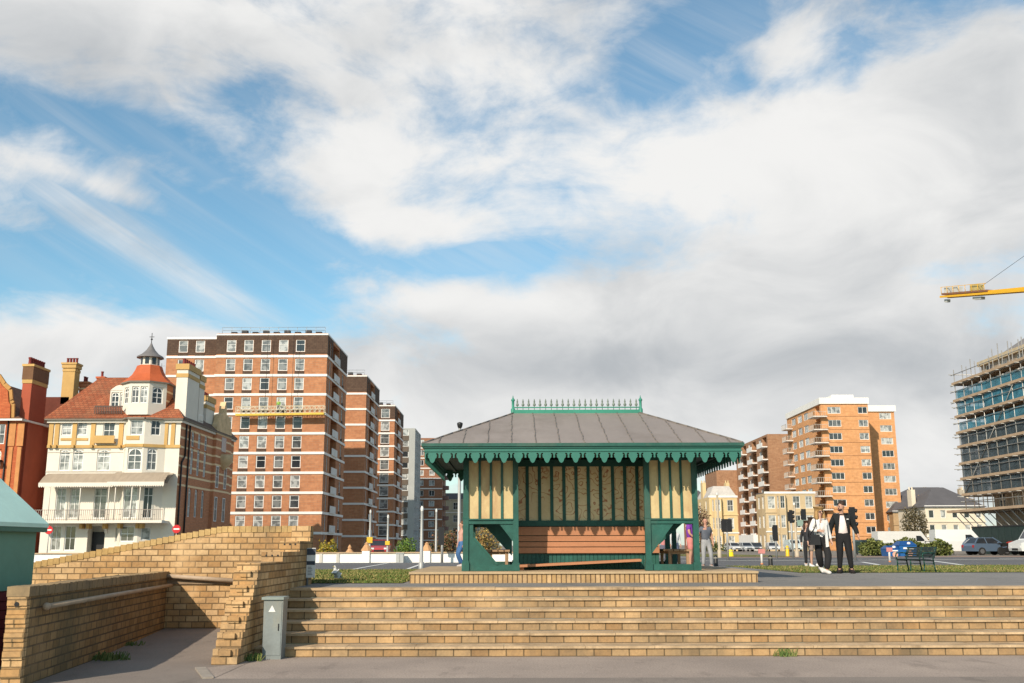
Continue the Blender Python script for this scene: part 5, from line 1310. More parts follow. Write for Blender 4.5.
# ================= VEHICLES =================
tyre=mat('tyre',(.02,.02,.02),.8);rim=mat('rim',(.4,.4,.42),.3,.8)
def vehicle(name,label,cat,loc,rz,col,kind='hatch',group=None,L_=4.1,Wd=1.75,H=1.48,stripe=None):
    t=thing(name,label,cat,loc,rz,group);cn='car_'+str(tuple(round(c,2) for c in col));pm=mat(cn,col,.3,.15,var=.03,spec=.6);w2=Wd/2
    # profile along x (front at +x)
    if kind=='van':
        low=[(-L_/2,.35),(L_/2-.05,.35),(L_/2,.55),(L_/2-.05,.95),(L_/2-.75,1.2),(-L_/2,1.2)];cab0,cab1=-L_/2,L_/2-.8;ct0,ct1=-L_/2+.03,L_/2-1.55;zb=1.2
    else:
        low=[(-L_/2,.32),(L_/2-.08,.32),(L_/2,.5),(L_/2-.08,.72),(L_/2-.95,.92),(-L_/2+.15,.95),(-L_/2,.75)];cab0,cab1=-L_/2+.12,L_/2-1.0;ct0,ct1=-L_/2+.55,L_/2-1.75;zb=.93
    b=MB();b.prism([(x,z) for x,z in low],-w2,w2);
    # roof and pillars
    iw=w2-.05;tw=w2-.20 if kind!='van' else w2-.08
    bt=[(cab0,-iw,zb-.01),(cab1,-iw,zb-.01),(cab1,iw,zb-.01),(cab0,iw,zb-.01)];tp=[(ct0,-tw,H),(ct1,-tw,H),(ct1,tw,H),(ct0,tw,H)]
    if kind=='van': b.hexa(bt,tp)
    else:
        b.hexa([(ct0,-tw,H-.05),(ct1,-tw,H-.05),(ct1,tw,H-.05),(ct0,tw,H-.05)],[(ct0+.1,-tw+.06,H),(ct1-.05,-tw+.06,H),(ct1-.05,tw-.06,H),(ct0+.1,tw-.06,H)])
        for i in range(4): b.bar(bt[i],tp[i],.08,.08)
        m0=Vector(bt[0]).lerp(Vector(bt[1]),.45);m1=Vector(tp[0]).lerp(Vector(tp[1]),.42)
        for s in (1,-1): b.bar((m0.x,m0.y*s,m0.z),(m1.x,m1.y*s,m1.z),.07,.05)
    b.build('body',pm,t)
    g=MB();e=.012
    if kind=='van':
        f0=Vector((cab1,0,zb));f1=Vector((ct1,0,H));n_=Vector((f1.z-f0.z,0,-(f1.x-f0.x))).normalized()*.01
        p=lambda k,y:f0.lerp(f1,k)+n_+Vector((0,y,0))
        g.quad(p(.08,-iw+.12),p(.08,iw-.12),p(.82,tw-.1),p(.82,-tw+.1));g.build('windscreen',glass_d,t)
        for s in (-1,1):
            g=MB();g.quad((cab1-.35,s*(iw+.006),zb+.05),(cab1-1.3,s*(iw+.006),zb+.05),(cab1-1.3,s*(tw+.03),H-.45),(ct1-.1,s*(tw+.03),H-.45));g.build('side_window',glass_d,t)
    else:
        k=.03;g.hexa([(cab0+k,-iw+k,zb),(cab1-k,-iw+k,zb),(cab1-k,iw-k,zb),(cab0+k,iw-k,zb)],[(ct0+k,-tw+k,H-.06),(ct1-k,-tw+k,H-.06),(ct1-k,tw-k,H-.06),(ct0+k,tw-k,H-.06)]);g.build('windows',glass_d,t)
    for sx in (-L_*.31,L_*.31):
        for s in (-1,1):
            q=MB();q.tube((sx,s*(w2-.18),.32),(sx,s*(w2+.015),.32),.32,n=14);o=q.build('wheel',tyre,t);q=MB();q.tube((sx,s*(w2+.0),.32),(sx,s*(w2+.03),.32),.19,n=10);q.build('rim',rim,o)
    for s in (-1,1):
        q=MB();q.box(L_/2-.09,L_/2-.0,s*(w2-.28)-.17,s*(w2-.28)+.17,.6,.74);q.build('headlight',mat('headlight',(.7,.7,.7),.2),t)
        q=MB();q.box(-L_/2-.01,-L_/2+.05,s*(w2-.16)-.12,s*(w2-.16)+.12,.62,.82);q.build('tail_light',mat('tail_light_red',(.35,.02,.02),.3),t)
        q=MB();q.box(cab1-.55,cab1-.4,s*(w2+.02)-.02+s*.08,s*(w2+.02)+.02+s*.08,zb+.02,zb+.16);q.build('mirror',pm,t)
    q=MB();q.box(L_/2-.02,L_/2+.012,-.45,.45,.42,.56);q.build('grille',black,t)
    if stripe:
        q=MB()
        for s in (-1,1): q.box(-L_/2,L_/2-.6,s*(w2+.008)-.004,s*(w2+.008)+.004,.55,.95)
        q.build('stripe',stripe,t)
    return t
def vat(px,Y): return Vector((XY(px,Y,552),Y,ZG(Y)+.02))
GC='cars parked in a row beyond the far verge'
vehicle('parked_car','white parked car, leftmost of the row beyond the verge','car',vat(733.5,172),R(-80),(.62,.62,.62),group=GC)
vehicle('parked_car','silver parked car, second in the row beyond the verge','car',vat(746,170),R(-85),(.40,.42,.43),group=GC)
vehicle('parked_car','dark grey parked car behind the pole in the row beyond the verge','car',vat(756.5,173),R(-100),(.10,.11,.12),group=GC)
vehicle('parked_car','pale silver parked car nearest the green signal pole','car',vat(773,170),R(-95),(.55,.56,.57),group=GC)
vehicle('parked_van','small white and teal parked van, rightmost of the row beyond the verge','van',vat(793.5,160),R(-90),(.55,.62,.62),'van',L_=4.4,H=1.85)
vehicle('white_van','large white van facing right by the scaffold','van',Vector((W(961,552,88).x,88,ZG(88))),R(-6),(.68,.68,.67),'van',L_=4.6,Wd=1.9,H=2.15)
vehicle('long_white_van','long white van roof showing above the hedge','van',Vector((W(905,552,104).x,104,ZG(104))),R(0),(.66,.66,.65),'van',L_=6.0,Wd=1.95,H=2.25)
vehicle('blue_car','blue grey car parked in front of the dark hoarding','car',Vector((W(988,552,84).x,84,ZG(84))),R(10),(.09,.13,.19),'hatch',L_=3.6,H=1.42)
vehicle('red_car','red car roof just showing above the white boundary wall','car',Vector((XY(380,90),90,ZG(90))),R(-85),(.38,.03,.035),'hatch',L_=1.0*XY(388,yr1+16)-XY(371,yr1+16)+.4 if False else 3.6,H=1.42)
amb=vehicle('rescue_vehicle','white van with yellow and green chequer stripe at the right edge','van',Vector((W(1049,552,78).x,78,ZG(78))),R(180),(.68,.69,.68),'van',L_=5.2,Wd=2,H=2.3,stripe=mat('hi_vis_yellow',(.65,.60,.05),.4))
def motorbike():
    p=vat(1008,80);t=thing('motorbike','dark motorbike with red fairing parked before the hoarding','motorbike',p,R(20))
    b=MB()
    for x in (-.7,.7): b.lathe((0,0,0),[(.0,0)],3) if False else None
    for x in (-.7,.7):
        q=MB();q.tube((x,-.07,.32),(x,.07,.32),.32,n=14);q.build('wheel',tyre,t)
    b.bar((-.55,0,.75),(.3,0,.85),.3,.2);b.bar((.3,0,.9),(.72,0,.35),.12,.12);b.bar((-.3,0,.4),(.3,0,.4),.3,.35);b.bar((.35,-.35,1.05),(.35,.35,1.05),.04,.04);b.build('frame',dark_metal,t)
    b=MB();b.hexa([(.2,-.2,.45),(.75,-.12,.6),(.75,.12,.6),(.2,.2,.45)],[(.1,-.16,1.0),(.5,-.1,1.1),(.5,.1,1.1),(.1,.16,1.0)]);b.build('fairing',mat('fairing_red',(.42,.03,.02),.3),t)
    b=MB();b.bar((-.75,0,.88),(-.05,0,.88),.26,.12,);b.build('seat',black,t)
motorbike()
# ================= STREET FURNITURE =================
polem=mat('lamp_post_grey',(.34,.34,.33),.5,.3,var=.08)
def pole(label,px,pyt,pyb,head='cap',Y=None,r=.06,m=polem,name='lamp_post',cat='lamp post',plate=None,group=None):
    g=G(px,pyb) if Y is None else Vector((XY(px,Y,pyb),Y,ZG(Y)));h=W(px,pyt,g.y).z-g.z
    t=thing(name,label,cat,g,0,group);b=MB();b.lathe((0,0,0),[(r*1.5,0),(r*1.5,h*.12),(r,h*.13),(r*.75,h*.97),(r*.8,h)],10);b.build('column',m,t)
    b=MB()
    if head=='cap': b.lathe((0,0,h),[(r*.8,0),(r*.85,.1),(r*.4,.16)],10);b.build('cap',mat('lamp_cap_white',(.6,.6,.58),.5),t)
    elif head=='lamp': b.lathe((0,0,h-.1),[(.05,0),(.11,.10),(.14,.22),(.14,.30),(.04,.34)],12);b.build('lantern',dark_metal,t)
    if plate:
        c,z0,z1,w_=plate;b=MB();b.box(-w_/2,w_/2,-r-.05,-r-.02,W(px,z1,g.y).z-g.z,W(px,z0,g.y).z-g.z);b.build('plate',mat(*c),t)
    return t,h
YEL=('sign_yellow',(.62,.40,.03),.5)
GL='slim lamp columns along the seafront road'
pole('slim grey column with a yellow plate, nearest the stepped wall',369.3,513,562.5,plate=(YEL,537,543,.28),group=GL)
pole('slim grey column with a high yellow plate, just left of the green shrub',387.2,518,562.5,plate=(YEL,541,545,.22),group=GL)
pole('slim grey column planted in the road verge right of the green shrub',421.2,511,569.5,group=GL)
pole('slim grey column in front of the russet shrub',435.8,512,562.5,group=GL)
pole('tall lamp post with small dark lantern standing behind the shelter left eave',458.8,427,562.5,head='lamp',r=.085,group=GL)
tan=mat('pole_tan',(.42,.35,.26),.6)
pole('tan lamp column left of the twin signal backs',719.8,495,558,r=.09,m=tan)
pole('tan lamp column beside the green street sign',797.2,505,557,r=.10,m=tan)
def signals(label,px,pyt,pyb,heads,Y,backboard=True,side=False):
    g=Vector((XY(px,Y,555),Y,ZG(Y)));zt=W(px,pyt,Y).z-g.z;zb=W(px,pyb,Y).z-g.z
    t=thing('traffic_light',label,'traffic light',g,0,'traffic lights at the junction');b=MB();b.tube((0,0,0),(0,0,zt-.1),.06,n=8);b.build('post',polem,t)
    for dx in heads:
        s=Y/1015.;x=dx*s;b=MB();w_=(.14 if backboard else .09);b.box(x-w_,x+w_,-.06,.02,zb,zt);b.box(x-.13,x+.13,.02,.2,zb+.1,zt-.1)
        if side:
            for i in range(3): b.tube((x+w_,0,zb+(zt-zb)*(i+.5)/3),(x+w_+.11,0,zb+(zt-zb)*(i+.5)/3-.03),.10,n=8)
        b.build('signal_head',black,t)
    return t
signals('pair of black signal heads turned away on one post',728,519,532,(-2.6,2.6),55)
signals('single black signal head above a green pole before the honey terrace',776.5,525,541,(0,),60)
signals('black signal head facing left beside the tan lamp column',793,510,523,(0,),60,False,True)
signals('black signal head above the green street sign',806,509,521,(0,),62)
signals('black signal head on a post behind the man in the black jacket',855,507,527,(0,),52,True,True)
signals('dark signal head on a short post at the left junction by the russet shrub',442,527,545,(-1,),yr1-.6)
def streetsign():
    Y=59;a=W(797,520,Y);c=W(807.5,526,Y);x=(a.x+c.x)/2;t=thing('street_sign','pale green direction sign panel between two signal posts','sign',(x,Y,ZG(Y)));zb=c.z-ZG(Y);zt=a.z-ZG(Y);w_=(c.x-a.x)/2
    b=MB();b.box(-w_,w_,-.03,0,zb,zt);b.build('panel',mat('sign_pale_green',(.20,.27,.23),.5),t);b=MB();b.tube((0,.05,0),(0,.05,zt),.04,n=8);b.build('post',polem,t)
streetsign()
def bollard(label,px,pyb,pyt,col,r,group=None,kind='round',Y=None,name='bollard'):
    g=G(px,pyb) if Y is None else Vector((XY(px,Y),Y,ZG(Y)));h=W(px,pyt,g.y).z-g.z;t=thing(name,label,'bollard',g,0,group);m=mat(f'bollard_{name}{col}',col,.45)
    b=MB();b.lathe((0,0,0),[(r*1.1,0),(r*1.1,h*.08),(r,h*.1),(r*.9,h*.85),(r*.6,h*.97),(r*.2,h)],12);b.build('body',m,t);b=MB();b.lathe((0,0,h*.72),[(r*.99,0),(r*.99,h*.06)],12);b.build('band',mat('bollard_band',(.35,.33,.28),.4),t);return t
bollard('black bollard on the paving beside the man in grey',716,566.5,555,(.02,.02,.02),.085)
bollard('black bollard on the paving right of the white keep left post',770.8,566.3,555,(.02,.02,.02),.085)
bollard('fat yellow bollard on the verge before the white parked car',730,557,549.5,(.75,.55,.02),.21,name='traffic_bollard',Y=75)
bollard('slimmer yellow bollard on the verge right of the green signal pole',786.8,557,545.5,(.70,.42,.02),.14,name='traffic_bollard',Y=75)
def keepleft(label,px,pyb,pyt):
    g=G(px,pyb);h=W(px,pyt,g.y).z-g.z;t=thing('marker_post',label,'marker post',g);b=MB();b.tube((0,0,0),(0,0,h),.045,n=8);b.build('post',mat('post_white',(.65,.62,.58),.5),t)
    b=MB();b.box(-.13,.13,-.06,-.02,h*.72,h);b.build('panel',mat('panel_pink_red',(.55,.22,.20),.5),t);b=MB();b.tube((0,0,0),(0,0,h*.12),.055,n=8);b.build('base',mat('base_orange',(.5,.2,.08),.5),t)
keepleft('white marker post with pinkish red panel between the bollards',762,565,549)
keepleft('white marker post with red panel before the blue bins',890,562.5,547.5)
def noentry(label,px,pyc,Y):
    p=W(px,pyc,Y);z0=ZG(Y);t=thing('no_entry_sign',label,'road sign',(p.x,Y,z0));h=p.z-z0;b=MB();b.tube((0,0,h),(0,-.02,h),.36,n=24,sm=False);b.build('disc',mat('sign_red',(.52,.02,.025),.4),t)
    b=MB();b.box(-.25,.25,-.028,-.021,h-.06,h+.06);b.build('bar',white,t);b=MB();b.tube((0,.05,0),(0,.05,h+.2),.04,n=8);b.build('post',polem,t)
noentry('round red no entry sign in front of the left end of the corner hotel',48.8,530,88)
noentry('round red no entry sign at the hotel corner above the brick wall',176.5,529,88)
# recycling bins
def bluebins():
    Y=G(900,557).y+.5;bl=mat('bin_blue',(.015,.10,.30),.4,var=.1);
    for lab,p0,p1,pt in (('small blue recycling bin, left one of the pair before the hedge',884.5,896,545.5),('large domed blue recycling bank with white label, before the hedge',896.5,912.5,541)):
        a=W(p0,557,Y);c=W(p1,pt,Y);w_=c.x-a.x;h=c.z-ZG(Y);t=thing('recycling_bank',lab,'recycling bin',((a.x+c.x)/2,Y,ZG(Y)))
        b=MB();b.hexa([(-w_/2+.05,-.6,.05),(w_/2-.05,-.6,.05),(w_/2-.05,.6,.05),(-w_/2+.05,.6,.05)],[(-w_/2,-.65,h*.72),(w_/2,-.65,h*.72),(w_/2,.65,h*.72),(-w_/2,.65,h*.72)]);b.build('body',bl,t)
        b=MB();b.hexa([(-w_/2-.03,-.68,h*.72),(w_/2+.03,-.68,h*.72),(w_/2+.03,.68,h*.72),(-w_/2-.03,.68,h*.72)],[(-w_/3,-.3,h),(w_/3,-.3,h),(w_/3,.3,h),(-w_/3,.3,h)]);b.build('lid',mat('bin_blue_dark',(.01,.06,.20),.4),t)
        for k in ((-.2,.2) if w_>1.2 else (0.1,)):
            b=MB();b.ball((k*w_,-.52,h*.85),.13,.08,.10,8,5,0);b.build('opening_flap',white,t)
        b=MB();b.box(-w_*.28,w_*.32,-.68,-.655,h*.50,h*.60);b.build('label',white,t)
        for k in ((-.22,.2) if w_>1.2 else (.1,)):
            b=MB();b.tube((k*w_,-.645,h*.22),(k*w_,-.66,h*.22),.19,n=14,sm=False);b.build('sticker',mat('sticker_pink',(.6,.33,.25),.5),t)
bluebins()
def wheelie(label,px,Y,col,h=1.25):
    t=thing('wheelie_bin',label,'bin',(XY(px,Y),Y,ZG(Y)));m=mat(f'wheelie{col}',col,.5);b=MB();b.hexa([(-.5,-.35,.12),(.5,-.35,.12),(.5,.35,.12),(-.5,.35,.12)],[(-.62,-.5,h-.15),(.62,-.5,h-.15),(.62,.5,h-.15),(-.62,.5,h-.15)]);b.build('body',m,t)
    b=MB();b.hexa([(-.65,-.53,h-.15),(.65,-.53,h-.15),(.65,.53,h-.15),(-.65,.53,h-.15)],[(-.6,-.3,h),(.6,-.3,h),(.6,.4,h+.08),(-.6,.4,h+.08)]);b.build('lid',m,t)
    for s in (-.5,.5): q=MB();q.tube((s-.04,-.2,.09),(s+.04,-.2,.09),.09,n=8);q.build('wheel',tyre,t)
wheelie('dark green communal bin, leftmost beside the man in the black jacket',861,92,(.03,.05,.045));wheelie('dark green communal bin in the middle of three',867.5,92,(.035,.055,.05));wheelie('dark green communal bin nearest the hedge',874,92,(.03,.045,.04))
bollard('yellow bollard-shaped object seen through the left opening of the shelter',490,557,548.5,(.72,.55,.02),.2,name='traffic_bollard',Y=60)  # added bollard shape standing in for an unidentified yellow object
# mesh railing line in front of the vehicles
def railing():
    Y=88;a=XY(925,Y);c=XY(1024,Y)+6;t=thing('guard_rail','thin dark horizontal guard rail in front of the parked vehicles','railing',(a,Y,ZG(Y)));b=MB()
    for z in (.95,1.15): b.tube((0,0,z),(c-a,0,z),.025,n=5)
    b.build('rail',dark_metal,t)
    x=0
    while x<c-a: q=MB();q.tube((x,0,0),(x,0,1.18),.03,n=5);q.build('post',dark_metal,t);x+=2.4
railing()
# bench
def bench():
    g=G(917,572.2);t=thing('park_bench','dark green slatted park bench on the grass edge right of the walking couple','bench',g,R(-62));t.scale=(.82,.82,.82)
    L_=1.2;gm=mat('bench_green_iron',(.012,.06,.045),.45);sm=mat('bench_slat',(.022,.032,.034),.5)
    for i in range(3):
        s=(-L_/2+.06,0,L_/2-.06)[i];b=MB();b.path([(s,-.30,0),(s,-.26,.22),(s,-.27,.42)],.022,8);b.path([(s,.26,0),(s,.20,.25),(s,.17,.42),(s,.24,.60),(s,.33,.80)],.022,8)
        b.path([(s,-.27,.40),(s,.18,.38)],.02,8);b.path([(s,.20,.28),(s,-.24,.28)],.012,6)
        if i!=1: b.path([(s,-.27,.42),(s,-.33,.52),(s,-.29,.62),(s,.0,.63),(s,.24,.61)],.02,8)
        b.box(s-.03,s+.03,-.34,-.26,0,.03);b.box(s-.03,s+.03,.22,.30,0,.03);b.build('end_frame' if i!=1 else 'middle_frame',gm,t)
    b=MB()
    for k in range(6): b.bar((-L_/2,-.28+k*.085,.42-.006*k),(L_/2,-.28+k*.085,.42-.006*k),.07,.028)
    b.build('seat',sm,t);b=MB()
    for k in range(5): f=k/4;b.bar((-L_/2,.185+.14*f,.50+.29*f),(L_/2,.185+.14*f,.50+.29*f),.028,.062)
    b.build('backrest',sm,t)
bench()
def gull():
    g=G(336,581.3);t=thing('seagull','white and grey seagull standing on the left grass','bird',g,R(-120));t.scale=(.8,.8,.8);wm=mat('gull_white',(.62,.62,.60),.7,var=.05);gm=mat('gull_grey',(.30,.33,.35),.7)
    v=[(-.07,0,.15),(-.01,0,.20),(.035,0,.26),(.05,0,.33),(.055,0,.375),(.08,0,.39),(.105,0,.385),(-.13,0,.10),(-.18,0,.07)]
    e=[(0,1),(1,2),(2,3),(3,4),(4,5),(5,6),(0,7),(7,8)];r=[.07,.085,.065,.045,.042,.036,.012,.04,.014]
    o=skin('body',v,e,r,wm,t,2,1)
    for s in (-1,1):
        b=MB();b.hexa([(-.24,s*.02,.06),(-.05,s*.075,.13),(.03,s*.07,.20),(-.12,s*.06,.10)],[(-.24,s*.03,.08),(-.05,s*.085,.19),(.02,s*.065,.25),(-.1,s*.05,.18)]);b.build('wing',gm,t)
        b=MB();b.path([(.0,s*.03,.12),(.0,s*.03,.05),(.01,s*.03,.0)],.006,5);b.box(0,.05,s*.03-.02,s*.03+.02,0,.006);b.build('leg',mat('gull_pink',(.5,.3,.22),.6),t)
    b=MB();b.lathe((0,0,0),[(.012,0),(.003,.05)],6);o=b.build('beak',mat('gull_beak',(.55,.40,.04),.5),t);o.location=(.108,0,.388);o.rotation_euler=(0,R(100),0)
# ================= PEOPLE =================
DG=None
def skin(name,vs,es,rs,m,parent,sub=1,root=0,extra=None):
    me=bpy.data.meshes.new(name);me.from_pydata([tuple(v) for v in vs],es,[]);o=bpy.data.objects.new(name,me);C.objects.link(o)
    o.modifiers.new('s','SKIN')
    for i,r in enumerate(rs):
        rr=r if hasattr(r,'__len__') else (r,r);me.skin_vertices[0].data[i].radius=rr
    me.skin_vertices[0].data[root].use_root=True
    q=o.modifiers.new('u','SUBSURF');q.levels=sub;q.render_levels=sub
    dg=bpy.context.evaluated_depsgraph_get();dg.update();m2=bpy.data.meshes.new_from_object(o.evaluated_get(dg));o.modifiers.clear();o.data=m2;m2.name=name
    m2.materials.clear();m2.materials.append(m)
    for p in m2.polygons:p.use_smooth=True
    o.parent=parent;return o
def person(label,loc,rz,H,skin_c,top_c,leg_c,shoe_c,hair_c,hair='short',j=None,jacket=None,jacket_open=True,sleeve='long',trouser='long',girth=1.,beard=False,shades=False,head_turn=0,bag=None,skirt=False,wide=1.):
    """faces local -y. Joints for a 1.75 m figure, scaled."""
    S=H/1.75;t=thing('person',label,'person',loc,rz)
    J=dict(pel=(0,0,.95),wai=(0,0,1.10),che=(0,.0,1.30),nb=(0,.01,1.46),nt=(0,-.005,1.54),
           sL=(.175,.01,1.41),eL=(.23,.03,1.14),wL=(.25,-.04,.90),sR=(-.175,.01,1.41),eR=(-.23,.03,1.14),wR=(-.25,-.04,.90),
           hL=(.09,0,.90),kL=(.10,-.02,.50),aL=(.10,.02,.09),tL=(.115,-.13,.035),hR=(-.09,0,.90),kR=(-.10,-.02,.50),aR=(-.10,.02,.09),tR=(-.115,-.13,.035))
    if j: J.update(j)
    J={k:Vector(v)*S for k,v in J.items()}
    hd=J['nt'];g=girth;HS=S*1.2
    sk=mat(f'skin{skin_c}',skin_c,.55,var=.06,scale=8)
    ct=math.cos(head_turn);st=math.sin(head_turn)
    def hp(x,y,z): return hd+Vector((x*ct-y*st,x*st+y*ct,z*.97))*HS
    V=[];E=[];Rr=[];ix={}
    def v(n,p,r): ix[n]=len(V);V.append(Vector(p));Rr.append((r[0]*S,r[1]*S) if hasattr(r,'__len__') else (r*S,r*S));return ix[n]
    def e(a,b): E.append((ix[a],ix[b]))
    v('pel',J['pel'],(.11*g,.085*g));v('wai',J['wai'],(.105*g,.08*g));v('che',J['che'],(.14*g,.10*g));v('nb',J['nb'],(.07,.06));v('nt',J['nt'],(.052,.052))
    v('jaw',hp(0,-.012,.05),(.068,.078));v('mid',hp(0,-.0,.125),(.086,.10));v('top',hp(0,.008,.19),(.075,.088))
    for a,b in (('pel','wai'),('wai','che'),('che','nb'),('nb','nt'),('nt','jaw'),('jaw','mid'),('mid','top')): e(a,b)
    for s in 'LR':
        sg=1 if s=='L' else -1
        v('s'+s,J['s'+s],.062*g);v('e'+s,J['e'+s],.045);v('w'+s,J['w'+s],(.03,.026));e('che','s'+s);e('s'+s,'e'+s);e('e'+s,'w'+s)
        d=(J['w'+s]-J['e'+s]).normalized();side=d.cross(Vector((sg,0,0)));side=side.normalized() if side.length>.1 else Vector((0,-1,0))
        # side: direction across the palm
        pc=J['w'+s]+d*.055*S;v('p'+s,pc,(.026,.036));e('w'+s,'p'+s)
        inward=Vector((-sg,0,0))
        for k,(off,ln) in enumerate(((-.030,.062),(-.010,.074),(.010,.070),(.029,.055))):
            b0=J['w'+s]+(d*.085+side*off)*S;b1=b0+(d*ln*.5+inward*.008)*S;b2=b1+(d*ln*.35+inward*.028)*S
            v(f'f{s}{k}0',b0,.0105);v(f'f{s}{k}1',b1,.0095);v(f'f{s}{k}2',b2,.008);e('p'+s,f'f{s}{k}0');e(f'f{s}{k}0',f'f{s}{k}1');e(f'f{s}{k}1',f'f{s}{k}2')
        b0=J['w'+s]+(d*.03-side*.04)*S;b1=b0+(d*.035-side*.022+inward*.012)*S;v('u0'+s,b0,.012);v('u1'+s,b1,.009);e('w'+s,'u0'+s);e('u0'+s,'u1'+s)
        v('h'+s,J['h'+s],.08*g);v('k'+s,J['k'+s],.06*g);v('c'+s,J['k'+s].lerp(J['a'+s],.35)+Vector((0,.015,0))*S,.055);v('a'+s,J['a'+s],.038);v('t'+s,J['t'+s],.034)
        e('pel','h'+s);e('h'+s,'k'+s);e('k'+s,'c'+s);e('c'+s,'a'+s);e('a'+s,'t'+s)
    body=skin('body',V,E,Rr,sk,t,1,0)
    # face
    f=MB();f.hexa([hp(-.014,-.082,.085),hp(.014,-.082,.085),hp(.012,-.06,.085),hp(-.012,-.06,.085)] if True else [],[hp(-.006,-.084,.128),hp(.006,-.084,.128),hp(.006,-.07,.128),hp(-.006,-.07,.128)]);f.hexa([hp(-.016,-.108,.082),hp(.016,-.108,.082),hp(.014,-.08,.08),hp(-.014,-.08,.08)],[hp(-.006,-.09,.125),hp(.006,-.09,.125),hp(.006,-.08,.125),hp(-.006,-.08,.125)]);f.build('nose',sk,t)
    for s in (-1,1):
        q=MB();q.ball(hp(s*.032,-.083,.118),.012*S,.008*S,.008*S,8,5);q.build('eye',mat('eye_dark',(.05,.035,.03),.3),t)
        q=MB();q.ball(hp(s*.080,.005,.105),.012*S,.022*S,.034*S,8,5);q.build('ear',sk,t)
    q=MB();q.ball(hp(0,-.084,.048),.024*S,.008*S,.008*S,8,5);q.build('mouth',mat('lips',(.33,.10,.09),.5),t)
    hm=mat(f'hair{hair_c}',hair_c,.7,var=.25,scale=20)
    if hair=='short': skin('hair',[hp(0,.02,.135),hp(0,.012,.195),hp(0,-.035,.212)],[(0,1),(1,2)],[(.108*S,.112*S),(.102*S,.112*S),(.075*S,.06*S)],hm,t,2,0)
    elif hair=='long': 
        skin('hair',[hp(0,.022,.13),hp(0,.012,.20),hp(0,.05,.03),hp(0,.06,-.09)],[(0,1),(0,2),(2,3)],[(.122*S,.110*S),(.10*S,.10*S),(.14*S,.07*S),(.13*S,.05*S)],hm,t,2,0)
        for s in (-1,1): skin('hair_lock',[hp(s*.072,-.02,.15),hp(s*.09,-.02,.04),hp(s*.095,-.045,-.08)],[(0,1),(1,2)],[.042*S,.06*S,.045*S],hm,t,1,0)
    elif hair=='bald': skin('hair',[hp(0,.045,.10),hp(0,.05,.15)],[(0,1)],[(.082*S,.06*S),(.078*S,.055*S)],hm,t,2,0)
    if beard: skin('beard',[hp(-.055,-.035,.06),hp(0,-.06,.022),hp(.055,-.035,.06)],[(0,1),(1,2)],[.024*S,.034*S,.024*S],hm,t,1,1)
    if shades:
        q=MB()
        for s in (-1,1): q.ball(hp(s*.033,-.094,.118),.028*S,.008*S,.022*S,10,5)
        q.bar(hp(-.075,-.06,.122),hp(-.055,-.09,.122),.006,.01);q.bar(hp(.075,-.06,.122),hp(.055,-.09,.122),.006,.01);q.build('sunglasses',black,t)
    def M(n,c): return mat(f'cloth_{n}_{tuple(c)}',c,.85,var=.16,scale=6,bmp=.15)
    tm=M('top',top_c)
    A=1.10;hem=J['pel']-Vector((0,0,.05*S))
    V=[hem,J['wai'],J['che'],J['nb'].lerp(J['che'],.25),J['sL'],J['sR']];E=[(0,1),(1,2),(2,3),(2,4),(2,5)];Rr=[(.168*g*S,.135*g*S),(.150*g*S,.122*g*S),(.165*g*S,.13*g*S),(.085*S,.07*S),.075*g*S,.075*g*S]
    for i,s in ((4,'L'),(5,'R')):
        k=len(V)
        if sleeve=='long': V+= [J['e'+s],J['e'+s].lerp(J['w'+s],.9)];Rr+=[.058*S,.042*S];E+=[(i,k),(k,k+1)]
        else: V+=[J['s'+s].lerp(J['e'+s],.65)];Rr+=[.064*S];E+=[(i,k)]
    skin('top',V,E,Rr,tm,t,1,2)
    if jacket:
        jm=M('jacket',jacket)
        V=[J['pel']+Vector((0,.0,-.07*S)),J['wai'],J['che'],J['nb'],J['sL'],J['sR']];E=[(0,1),(1,2),(2,3),(2,4),(2,5)];Rr=[(.185*g*S,.148*g*S),(.175*g*S,.142*g*S),(.19*g*S,.152*g*S),(.10*S,.09*S),.092*g*S,.092*g*S]
        for i,s in ((4,'L'),(5,'R')):
            k=len(V);V+=[J['e'+s],J['e'+s].lerp(J['w'+s],.93)];Rr+=[.072*S,.055*S];E+=[(i,k),(k,k+1)]
        o=skin('jacket',V,E,Rr,jm,t,3,2)
        if jacket_open:
            import bmesh
            bm=bmesh.new();bm.from_mesh(o.data);tl=.16
            for sg in (1,-1):
                no=Vector((sg,0,tl));bmesh.ops.bisect_plane(bm,geom=bm.verts[:]+bm.edges[:]+bm.faces[:],plane_co=Vector((sg*.078*S*g,0,1.2*S)),plane_no=no)
            dl=[]
            for fc in bm.faces:
                c=fc.calc_center_median()
                if c.y<0 and fc.normal.y<0 and abs(c.x)<.078*S*g-tl*(c.z-1.2*S): dl.append(fc)
            bmesh.ops.delete(bm,geom=dl,context='FACES');bm.to_mesh(o.data);bm.free()
            so=o.modifiers.new('thick','SOLIDIFY');so.thickness=.012
    lm=M('trousers',leg_c)
    V=[J['wai'],J['pel']-Vector((0,0,.02*S))];E=[(0,1)];Rr=[(.145*g*S,.115*g*S),(.15*g*S,.12*g*S)]
    for s in 'LR':
        k=len(V);V+=[J['h'+s]-Vector((0,0,.02*S)),J['k'+s]];Rr+=[.108*g*S,.075*g*S*wide];E+=[(1,k),(k,k+1)]
        if trouser=='long': V+=[J['k'+s].lerp(J['a'+s],.95)];Rr+=[.058*S*wide];E+=[(k+1,k+2)]
        else: V[-1]=J['h'+s].lerp(J['k'+s],.9);Rr[-1]=.09*S
    skin('trousers' if trouser=='long' else 'shorts',V,E,Rr,lm,t,1,1)
    sm=M('shoe',shoe_c)
